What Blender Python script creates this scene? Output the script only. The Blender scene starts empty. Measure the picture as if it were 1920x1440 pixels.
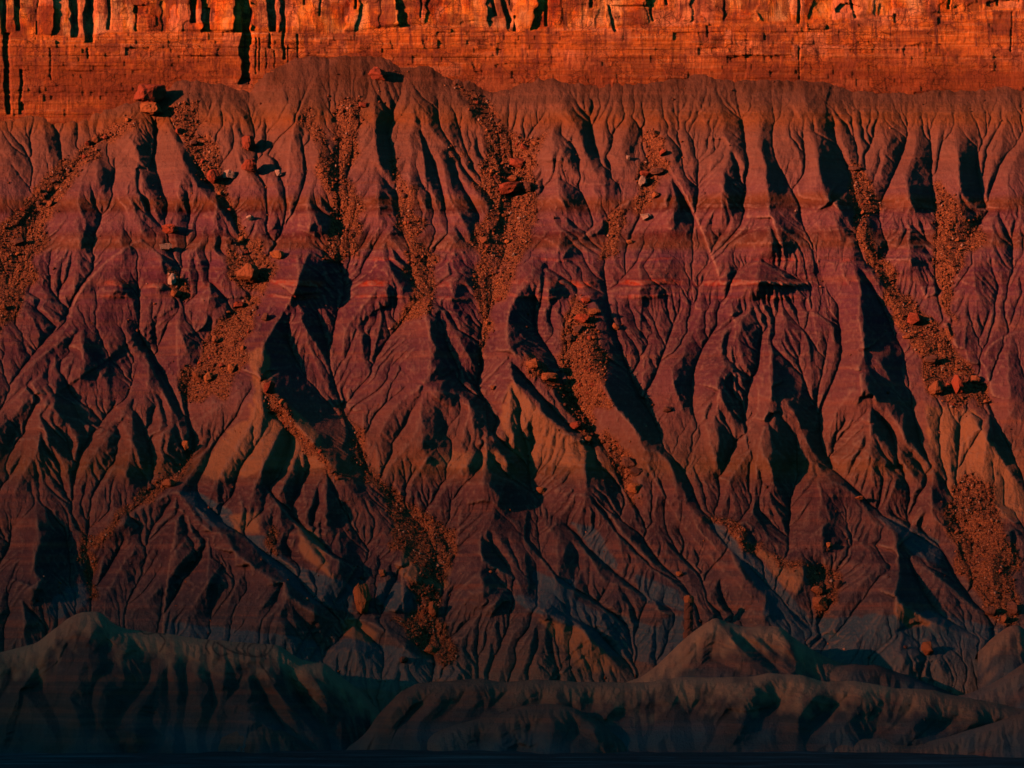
import bpy, bmesh, math, random
import numpy as np
from mathutils import Vector, Matrix

# ------------------------------------------------------------------ camera, sky, sun, exposure
scene = bpy.context.scene
COL = scene.collection
FPX = 7200.0                       # focal length in pixels of a 1920 px wide picture
S = 0.25                           # metres per pixel near the foot of the slope
CAM = np.array([0.0, -1800.0, 60.0])
PITCH = math.radians(3.54)
cam = bpy.data.cameras.new("camera")
cam.sensor_width = 36.0
cam.lens = 36.0 * FPX / 1920.0
cam.clip_start = 1.0
cam.clip_end = 60000.0
camo = bpy.data.objects.new("camera", cam)
camo.location = CAM
camo.rotation_euler = (math.radians(90) + PITCH, 0, 0)
COL.objects.link(camo)
scene.camera = camo

SUN_EL = math.radians(11.0)
SUN_AZ = math.radians(58.0)        # angle to the left of the direction slope -> camera
SUNV = Vector((-math.sin(SUN_AZ) * math.cos(SUN_EL), -math.cos(SUN_AZ) * math.cos(SUN_EL), math.sin(SUN_EL)))
world = bpy.data.worlds.new("World")
scene.world = world
world.use_nodes = True
wn, wl = world.node_tree.nodes, world.node_tree.links
wn.clear()
sky = wn.new("ShaderNodeTexSky")
sky.sky_type = 'NISHITA'
sky.sun_disc = False
sky.sun_elevation = SUN_EL
sky.sun_rotation = math.atan2(SUNV.x, SUNV.y)
tint = wn.new("ShaderNodeMix"); tint.data_type = 'RGBA'; tint.blend_type = 'MULTIPLY'
tint.inputs[0].default_value = 1.0
tint.inputs[7].default_value = (0.07, 0.47, 0.66, 1)
bg = wn.new("ShaderNodeBackground"); bg.inputs[1].default_value = 0.085
wo = wn.new("ShaderNodeOutputWorld")
wl.new(sky.outputs[0], tint.inputs[6]); wl.new(tint.outputs[2], bg.inputs[0]); wl.new(bg.outputs[0], wo.inputs[0])

sl = bpy.data.lights.new("sun", 'SUN')
sl.energy = 5.0
sl.angle = math.radians(1.3)
sl.color = (1.0, 0.335, 0.195)
so = bpy.data.objects.new("sun", sl)
so.rotation_euler = SUNV.to_track_quat('Z', 'Y').to_euler()
COL.objects.link(so)

scene.view_settings.view_transform = 'Standard'
scene.view_settings.look = 'None'
scene.view_settings.exposure = 0.18
scene.view_settings.gamma = 1.0
scene.render.engine = 'CYCLES'
scene.cycles.max_bounces = 4
scene.cycles.diffuse_bounces = 0

# ------------------------------------------------------------------ helpers
rng = np.random.default_rng(11)
random.seed(5)
CP, SP = math.cos(PITCH), math.sin(PITCH)


def ray_point(u, v, Y):
    """world point at depth Y (metres) seen at picture position (u, v)"""
    a = (np.asarray(u, float) - 960) / FPX
    b = (720 - np.asarray(v, float)) / FPX
    dy = CP - b * SP
    dz = SP + b * CP
    t = (Y - CAM[1]) / dy
    return np.stack([CAM[0] + t * a, CAM[1] + t * dy, CAM[2] + t * dz], -1)


def vnoise(h, w, cy, cx, r=rng):
    """smooth value noise on an h x w array with cells of cy x cx samples"""
    gh, gw = int(h / cy) + 4, int(w / cx) + 4
    g = r.random((gh, gw)) * 2 - 1
    y = np.arange(h) / cy + r.random(); x = np.arange(w) / cx + r.random()
    yi, xi = y.astype(int), x.astype(int)
    fy, fx = y - yi, x - xi
    fy = fy * fy * (3 - 2 * fy); fx = fx * fx * (3 - 2 * fx)
    a = g[yi][:, xi]; b = g[yi][:, xi + 1]; c = g[yi + 1][:, xi]; d = g[yi + 1][:, xi + 1]
    top = a + (b - a) * fx; bot = c + (d - c) * fx
    return top + (bot - top) * fy[:, None]


def fbm(h, w, cy, cx, octs=4, gain=0.5):
    out = np.zeros((h, w)); amp = 1.0
    for _ in range(octs):
        if cy < 1.2 and cx < 1.2: break
        out += amp * vnoise(h, w, max(cy, 1.0), max(cx, 1.0))
        amp *= gain; cy /= 2; cx /= 2
    return out


def blur(a, n=1):
    for _ in range(n):
        p = np.pad(a, 1, mode='edge')
        a = (p[:-2, 1:-1] + p[2:, 1:-1] + p[1:-1, :-2] + p[1:-1, 2:] + 4 * p[1:-1, 1:-1]) / 8
    return a


def sample_line(pts, step=1.0):
    pts = np.asarray(pts, float)
    # Catmull-Rom through the points, resampled
    P = np.vstack([2 * pts[0] - pts[1], pts, 2 * pts[-1] - pts[-2]])
    out = []
    for i in range(1, len(P) - 2):
        n = max(2, int(np.hypot(*(P[i + 1] - P[i])) / step))
        t = np.linspace(0, 1, n, endpoint=False)[:, None]
        out.append(0.5 * (2 * P[i] + (P[i + 1] - P[i - 1]) * t + (2 * P[i - 1] - 5 * P[i] + 4 * P[i + 1] - P[i + 2]) * t ** 2
                          + (-P[i - 1] + 3 * P[i] - 3 * P[i + 1] + P[i + 2]) * t ** 3))
    out.append(pts[-1:])
    return np.vstack(out)


def nearest(A, B):
    d = np.empty(len(A))
    for i in range(0, len(A), 500):
        q = A[i:i + 500]
        d[i:i + 500] = np.sqrt(((q[:, None, :] - B[None]) ** 2).sum(-1).min(1))
    return d


def solve_relief(h, w, cells, vals, screen=0.0):
    """membrane through the given cells (ridge and gully lines), by coarse-to-fine relaxation"""
    lv = []
    wt = np.zeros((h, w)); sm = np.zeros((h, w))
    np.add.at(wt, (cells[:, 0], cells[:, 1]), 1.0)
    np.add.at(sm, (cells[:, 0], cells[:, 1]), vals)
    lv.append((wt, sm))
    while min(lv[-1][0].shape) > 12:
        a, b = lv[-1]
        hh, ww = (a.shape[0] + 1) // 2, (a.shape[1] + 1) // 2
        A = np.zeros((hh * 2, ww * 2)); B = A.copy()
        A[:a.shape[0], :a.shape[1]] = a; B[:a.shape[0], :a.shape[1]] = b
        lv.append((A.reshape(hh, 2, ww, 2).sum((1, 3)), B.reshape(hh, 2, ww, 2).sum((1, 3))))
    x = np.zeros(lv[-1][0].shape)
    for k in range(len(lv) - 1, -1, -1):
        a, b = lv[k]
        hh, ww = a.shape
        if x.shape != a.shape:
            x = np.repeat(np.repeat(x, 2, 0), 2, 1)[:hh, :ww]
        m = a > 0
        val = np.where(m, b / np.maximum(a, 1e-9), 0)
        sc = screen * 4 ** k
        for _ in range(70 if k == 0 else 120):
            p = np.pad(x, 1, mode='edge')
            y = (p[:-2, 1:-1] + p[2:, 1:-1] + p[1:-1, :-2] + p[1:-1, 2:]) / (4 + sc)
            x = np.where(m, val, y)
    return x


def limit(Y, m):
    """flanks steeper than m (depth per cell across) slump back, leaving sharp crests and flat facets"""
    c = np.cumsum(m, axis=1)
    a = np.maximum.accumulate(Y + c, axis=1) - c
    c2 = np.cumsum(m[:, ::-1], axis=1)
    b = (np.maximum.accumulate(Y[:, ::-1] + c2, axis=1) - c2)[:, ::-1]
    return np.maximum(a, b)


def erode(Y, Y0, iters, K, m, mfree, D=0.02, p=0.45, thr=1.5, cap=14.0, lat=2.0):
    """Y: depth away from the viewer, in cells, rows run downhill. Rain is routed row by row down the slope,
    cuts channels, and the flanks between them fall back to slope m."""
    h, w = Y.shape
    cols = np.arange(w)
    A = None
    B = Y0
    for it in range(iters):
        Ys = blur(Y, 1)
        Yx = np.gradient(Ys, axis=1)
        Yz = np.clip(-np.gradient(Ys, axis=0), 0.3, 2)
        s = np.clip(lat * Yz * Yx / (1 + Yx ** 2), -2.5, 2.5)
        A = np.ones((h, w)) * 0.6 + 0.8 * rng.random((h, w))
        for r in range(h - 1):
            t = np.clip(cols + s[r], 0, w - 1.001)
            i = t.astype(int); f = t - i
            A[r + 1] += np.bincount(i, A[r] * (1 - f), w)[:w] + np.bincount(i + 1, A[r] * f, w)[:w]
        E = np.maximum(np.minimum(A ** p, cap) - thr, 0) * mfree
        Y = Y + K * E
        Y = B + limit(Y - B, m)
        pz = np.pad(Y, 1, mode='edge')
        Y = Y + D * (pz[:-2, 1:-1] + pz[2:, 1:-1] + pz[1:-1, :-2] + pz[1:-1, 2:] - 4 * pz[1:-1, 1:-1])
    return Y, A


def poly_mask(U, V, poly):
    m = np.zeros(U.shape, bool)
    n = len(poly)
    for i in range(n):
        x0, y0 = poly[i]; x1, y1 = poly[(i + 1) % n]
        if y0 == y1: continue
        c = ((y0 > V) != (y1 > V)) & (U < (x1 - x0) * (V - y0) / (y1 - y0) + x0)
        m ^= c
    return m


def grid_mesh(name, P, mat, attrs=None, smooth=True, flip=False):
    h, w = P.shape[:2]
    me = bpy.data.meshes.new(name)
    n = h * w
    me.vertices.add(n)
    me.vertices.foreach_set("co", P.reshape(-1).astype(np.float32))
    idx = np.arange(n).reshape(h, w)
    q = np.stack([idx[:-1, :-1], idx[1:, :-1], idx[1:, 1:], idx[:-1, 1:]], -1).reshape(-1, 4)
    if flip: q = q[:, ::-1]
    nf = len(q)
    me.loops.add(nf * 4); me.polygons.add(nf)
    me.loops.foreach_set("vertex_index", q.reshape(-1).astype(np.int32))
    me.polygons.foreach_set("loop_start", (np.arange(nf) * 4).astype(np.int32))
    me.polygons.foreach_set("loop_total", np.full(nf, 4, np.int32))
    me.polygons.foreach_set("use_smooth", np.full(nf, smooth, bool))
    me.update()
    for k, a in (attrs or {}).items():
        at = me.attributes.new(k, 'FLOAT', 'POINT')
        at.data.foreach_set("value", a.reshape(-1).astype(np.float32))
    me.materials.append(mat)
    o = bpy.data.objects.new(name, me)
    COL.objects.link(o)
    return o


# ------------------------------------------------------------------ materials
def srgb(r, g, b):
    f = lambda c: (c / 12.92 if c <= 0.04045 else ((c + 0.055) / 1.055) ** 2.4)
    return (f(r / 255), f(g / 255), f(b / 255), 1)


class NT:
    def __init__(self, name):
        self.m = bpy.data.materials.new(name); self.m.use_nodes = True
        self.n = self.m.node_tree.nodes; self.l = self.m.node_tree.links
        self.b = self.n["Principled BSDF"]
        self.b.inputs["Roughness"].default_value = 0.95
        self.b.inputs["Specular IOR Level"].default_value = 0.08

    def new(self, t, **k):
        nd = self.n.new(t)
        for a, v in k.items(): setattr(nd, a, v)
        return nd

    def set(self, sock, v):
        if hasattr(v, "is_linked") or hasattr(v, "links"): self.l.new(v, sock)
        else: sock.default_value = v

    def pos(self, scale=(1, 1, 1), rot=(0, 0, 0), obj=False):
        if obj:
            g = self.new("ShaderNodeTexCoord").outputs["Object"]
        else:
            g = self.new("ShaderNodeNewGeometry").outputs["Position"]
        mp = self.new("ShaderNodeMapping")
        mp.inputs["Scale"].default_value = scale; mp.inputs["Rotation"].default_value = rot
        self.l.new(g, mp.inputs["Vector"])
        return mp.outputs[0]

    def noise(self, vec, scale, detail=5, rough=0.55, dist=0.0):
        nd = self.new("ShaderNodeTexNoise")
        nd.inputs["Scale"].default_value = scale; nd.inputs["Detail"].default_value = detail
        nd.inputs["Roughness"].default_value = rough; nd.inputs["Distortion"].default_value = dist
        self.l.new(vec, nd.inputs["Vector"])
        return nd.outputs[0]

    def voronoi(self, vec, scale, feature='F1'):
        nd = self.new("ShaderNodeTexVoronoi", feature=feature)
        nd.inputs["Scale"].default_value = scale
        self.l.new(vec, nd.inputs["Vector"])
        return nd

    def math(self, op, a, b=0.0, c=0.0, clamp=False):
        nd = self.new("ShaderNodeMath", operation=op, use_clamp=clamp)
        for i, x in enumerate((a, b, c)): self.set(nd.inputs[i], x)
        return nd.outputs[0]

    def rng(self, v, a, b, c=0.0, d=1.0):
        nd = self.new("ShaderNodeMapRange")
        self.set(nd.inputs[0], v)
        for i, x in enumerate((a, b, c, d)): nd.inputs[i + 1].default_value = x
        return nd.outputs[0]

    def attr(self, name):
        return self.new("ShaderNodeAttribute", attribute_name=name).outputs["Fac"]

    def ramp(self, fac, stops, interp='LINEAR'):
        nd = self.new("ShaderNodeValToRGB")
        cr = nd.color_ramp; cr.interpolation = interp
        while len(cr.elements) < len(stops): cr.elements.new(0.5)
        for e, (p, c) in zip(cr.elements, stops):
            e.position = p; e.color = c
        self.l.new(fac, nd.inputs[0])
        return nd.outputs[0]

    def mix(self, fac, a, b, blend='MIX'):
        nd = self.new("ShaderNodeMix", data_type='RGBA', blend_type=blend)
        self.set(nd.inputs[0], fac); self.set(nd.inputs[6], a); self.set(nd.inputs[7], b)
        return nd.outputs[2]

    def bump(self, height, strength=1.0, dist=1.0, prev=None):
        nd = self.new("ShaderNodeBump")
        nd.inputs["Strength"].default_value = strength; nd.inputs["Distance"].default_value = dist
        self.l.new(height, nd.inputs["Height"])
        if prev is not None: self.l.new(prev, nd.inputs["Normal"])
        return nd.outputs[0]

    def out(self, color, normal=None):
        self.l.new(color, self.b.inputs["Base Color"])
        if normal is not None: self.l.new(normal, self.b.inputs["Normal"])
        return self.m


def shale_material():
    t = NT("banded_shale")
    strat = t.attr("strat")                     # height in the rock column, 0 foot .. 1 top of the slope
    P = t.pos()
    wob = t.noise(t.pos((0.01, 0.01, 0.03)), 1.0, 3)
    fac = t.math('ADD', strat, t.rng(wob, 0.2, 0.8, -0.004, 0.004))
    C = lambda r, g, b: (r, g, b, 1)
    olive = C(.31, .19, .115); teal = C(.06, .12, .125)
    plum = C(.135, .062, .078); mauve = C(.30, .115, .135); maroon = C(.24, .065, .05); pink = C(.36, .165, .135)
    tan = C(.40, .17, .07); rust = C(.40, .11, .04); brown = C(.30, .125, .07)
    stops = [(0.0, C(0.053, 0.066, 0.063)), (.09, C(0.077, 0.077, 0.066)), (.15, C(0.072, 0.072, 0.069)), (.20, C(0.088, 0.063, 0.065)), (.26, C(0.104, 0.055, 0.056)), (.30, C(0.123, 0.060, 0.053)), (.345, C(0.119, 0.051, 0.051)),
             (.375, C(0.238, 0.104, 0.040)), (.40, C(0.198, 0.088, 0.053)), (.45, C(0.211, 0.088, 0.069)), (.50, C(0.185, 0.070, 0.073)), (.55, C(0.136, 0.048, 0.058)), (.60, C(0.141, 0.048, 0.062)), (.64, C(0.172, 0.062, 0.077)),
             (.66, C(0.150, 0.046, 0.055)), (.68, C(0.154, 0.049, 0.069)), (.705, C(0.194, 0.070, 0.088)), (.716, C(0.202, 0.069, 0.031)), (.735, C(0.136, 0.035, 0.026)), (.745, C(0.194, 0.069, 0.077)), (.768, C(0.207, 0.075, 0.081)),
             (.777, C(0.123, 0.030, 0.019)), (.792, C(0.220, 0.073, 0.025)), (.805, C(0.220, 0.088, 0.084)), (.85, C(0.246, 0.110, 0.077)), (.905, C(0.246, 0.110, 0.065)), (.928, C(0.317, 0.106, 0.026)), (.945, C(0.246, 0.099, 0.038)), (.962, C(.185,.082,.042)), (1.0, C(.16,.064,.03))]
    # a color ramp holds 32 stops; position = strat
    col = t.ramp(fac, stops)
    led = t.attr('ledge')
    col = t.mix(t.math('MULTIPLY', led, .95), col, C(.50, .06, .018))
    # thin beds
    z = t.noise(t.pos((0.004, 0.004, 0.55)), 1.0, 4, 0.65)
    col = t.mix(t.rng(z, 0.35, 0.72, 0, 0.4), col, t.mix(1.0, col, C(.55, .35, .30), 'MULTIPLY'))
    z2 = t.noise(t.pos((0.006, 0.006, 0.22)), 1.0, 3, 0.6)
    col = t.mix(t.rng(z2, 0.5, 0.75, 0, 0.6), col, C(.34, .12, .06))
    # weathered clay patches and streaks
    n1 = t.noise(P, 0.035, 6, 0.6, 0.4)
    col = t.mix(t.rng(n1, 0.4, 0.7, 0, 0.25), col, C(.36, .17, .11))
    n2 = t.noise(P, 0.35, 6, 0.7)
    col = t.mix(t.rng(n2, 0.3, 0.75, 0, 0.5), col, t.mix(1.0, col, C(.6, .55, .55), 'MULTIPLY'))
    # colour masks: teal areas, olive and tan ground
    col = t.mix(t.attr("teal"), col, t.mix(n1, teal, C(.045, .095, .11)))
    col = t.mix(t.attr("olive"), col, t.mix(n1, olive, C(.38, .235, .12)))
    col = t.mix(t.attr("tan"), col, t.mix(n1, C(.36, .17, .08), C(.36, .15, .055)))
    col = t.mix(t.math('MULTIPLY', t.attr('crest'), t.rng(n2, .3, .6, .35, .9)), col, t.mix(t.rng(strat, .3, .8), C(.27, .17, .11), C(.42, .215, .14)))
    # loose rubble
    vr = t.voronoi(P, 0.42)
    vr2 = t.voronoi(P, 1.3)
    rub = t.attr("rubble")
    rn = t.math('MULTIPLY', rub, t.rng(t.noise(P, 0.12, 5, 0.7), 0.22, 0.45), clamp=True)
    rc = t.ramp(t.new("ShaderNodeSeparateColor").outputs[0], [(0, C(.3, .1, .05)), (1, C(.3, .1, .05))])
    sep = [n for n in t.n if n.type == 'SEPARATE_COLOR'][-1]
    t.l.new(vr2.outputs["Color"], sep.inputs[0])
    rampn = [n for n in t.n if n.type == 'VALTORGB'][-1]
    rampn.color_ramp.elements[0].color = C(.15, .055, .03); rampn.color_ramp.elements[1].color = C(.44, .16, .06)
    e = rampn.color_ramp.elements.new(.5); e.color = C(.26, .09, .035)
    col = t.mix(rn, col, rc)
    # dark tyre track loops on the hill
    col = t.mix(t.attr("track"), col, C(.07, .055, .04))
    # fine relief
    rill = t.noise(t.pos((0.9, 0.15, 0.12)), 1.0, 5, 0.65)
    nb = t.bump(rill, 0.55, 0.8)
    nb = t.bump(t.noise(P, 0.7, 6, 0.75), 0.8, 1.0, nb)
    nb = t.bump(t.noise(P, 0.22, 4, 0.6), 0.5, 1.6, nb)
    hb = t.math('MULTIPLY', t.math('SUBTRACT', 1.0, vr.outputs["Distance"]), rub)
    nb = t.bump(hb, 0.8, 1.6, nb)
    hb2 = t.math('MULTIPLY', t.math('SUBTRACT', 1.0, vr2.outputs["Distance"]), rub)
    nb = t.bump(hb2, 0.8, 0.7, nb)
    return t.out(col, nb)


def cliff_material():
    t = NT("red_sandstone")
    C = lambda r, g, b: (r, g, b, 1)
    P = t.pos()
    bed = t.noise(t.pos((0.012, 0.012, 0.75)), 1.0, 5, 0.7)
    col = t.ramp(bed, [(.3, C(.40, .07, .014)), (.43, C(.72, .18, .025)), (.56, C(.85, .26, .05)), (.68, C(.95, .42, .16))])
    up = t.attr("massive")
    big = t.noise(t.pos((0.09, 0.09, 0.035)), 1.0, 4, 0.55)
    colm = t.ramp(big, [(.34, C(.30, .04, .01)), (.42, C(.88, .18, .02)), (.53, C(1.0, .34, .05)), (.65, C(1.0, .50, .17))])
    col = t.mix(up, col, colm)
    vy = t.attr('vary')
    col = t.mix(t.rng(vy, .45, 1, 0, .75), col, C(.20, .055, .025))
    col = t.mix(t.rng(vy, .40, 0, 0, .55), col, C(.95, .38, .17))
    # darker, desert-varnish patches
    v1 = t.noise(t.pos((0.05, 0.05, 0.10)), 1.0, 5, 0.65)
    col = t.mix(t.rng(v1, .48, .62, 0, .8), col, C(.26, .075, .035))
    v2 = t.noise(t.pos((0.30, 0.30, 0.02)), 1.0, 5, 0.65)
    col = t.mix(t.rng(v2, .50, .66, 0, .9), col, C(.17, .055, .035))
    low = t.attr("low")
    col = t.mix(t.math('MULTIPLY', low, .85), col, C(.24, .058, .022))  # colour darkens towards the foot of the cliff
    # joints and fractures
    for sc_, w_ in (((.16, .16, .30), .05), ((.5, .5, .22), .035)):
        vo = t.voronoi(t.mix(.12, t.pos(sc_), t.new("ShaderNodeTexNoise").outputs[1]), 1.0, 'DISTANCE_TO_EDGE')
        fr = t.rng(vo.outputs["Distance"], 0, w_, .75, 0)
        col = t.mix(t.math('MULTIPLY', fr, t.rng(t.noise(P, .06, 3), .42, .6)), col, C(.05, .015, .01))
    # thin seams
    sm = t.noise(t.pos((0.02, 0.02, 1.6)), 1.0, 3, 0.6)
    col = t.mix(t.rng(sm, .60, .68, 0, .6), col, C(.14, .035, .02))
    nb = t.bump(t.noise(t.pos((0.07, 0.07, .8)), 1.0, 6, 0.75, 0.6), 0.5, 1.4)
    nb = t.bump(t.noise(P, 0.5, 6, 0.7), 0.6, 1.2, nb)
    nb = t.bump(t.noise(t.pos((0.5, 0.5, 0.06)), 1.0, 5, 0.65), 0.6, 1.2, nb)
    return t.out(col, nb)


def rock_material(name, a, b, dark):
    t = NT(name)
    P = t.pos(obj=True)
    n1 = t.noise(P, 0.7, 5, 0.6)
    rnd = t.new("ShaderNodeObjectInfo").outputs["Random"]
    col = t.mix(t.rng(n1, .3, .7), a, b)
    col = t.mix(t.rng(t.noise(P, 1.6, 5, .7), .52, .7, 0, .7), col, dark)
    col = t.mix(t.math('MULTIPLY', rnd, .55), col, dark)
    nb = t.bump(t.noise(P, 1.5, 6, .7), .7, .6)
    return t.out(col, nb)


def ground_material():
    t = NT("grey_flat")
    C = lambda r, g, b: (r, g, b, 1)
    a = t.noise(t.pos((0.012, 0.05, 1)), 1.0, 5, .6)
    col = t.ramp(a, [(.38, C(.012, .022, .024)), (.52, C(.024, .045, .05)), (.64, C(.07, .12, .13))])
    n = t.noise(t.pos(), .4, 5, .7)
    col = t.mix(t.rng(n, .3, .7, 0, .5), col, C(.05, .07, .07))
    return t.out(col, t.bump(n, .4, .5))


M_SHALE = shale_material()
M_CLIFF = cliff_material()
M_ROCK = {
    'orange': rock_material("orange_rock", (.55, .18, .05, 1), (.40, .13, .045, 1), (.20, .07, .04, 1)),
    'red': rock_material("red_rock", (.52, .09, .035, 1), (.40, .10, .045, 1), (.18, .05, .03, 1)),
    'pale': rock_material("pale_rock", (.66, .44, .30, 1), (.50, .32, .21, 1), (.30, .16, .10, 1)),
    'dark': rock_material("brown_rock", (.26, .10, .055, 1), (.18, .08, .05, 1), (.09, .045, .03, 1)),
}
M_GROUND = ground_material()

# ------------------------------------------------------------------ ridge and gully lines, read off the slope in nine fields of view
OFF = {'A1': (0, 0), 'A2': (640, 0), 'A3': (1280, 0), 'B1': (0, 480), 'B2': (640, 480), 'B3': (1280, 480),
       'C1': (0, 960), 'C2': (640, 960), 'C3': (1280, 960)}


def L(tile, *c):
    ox, oy = OFF[tile]
    return [(ox + c[i] / 3, oy + c[i + 1] / 3) for i in range(0, len(c), 2)]


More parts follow.
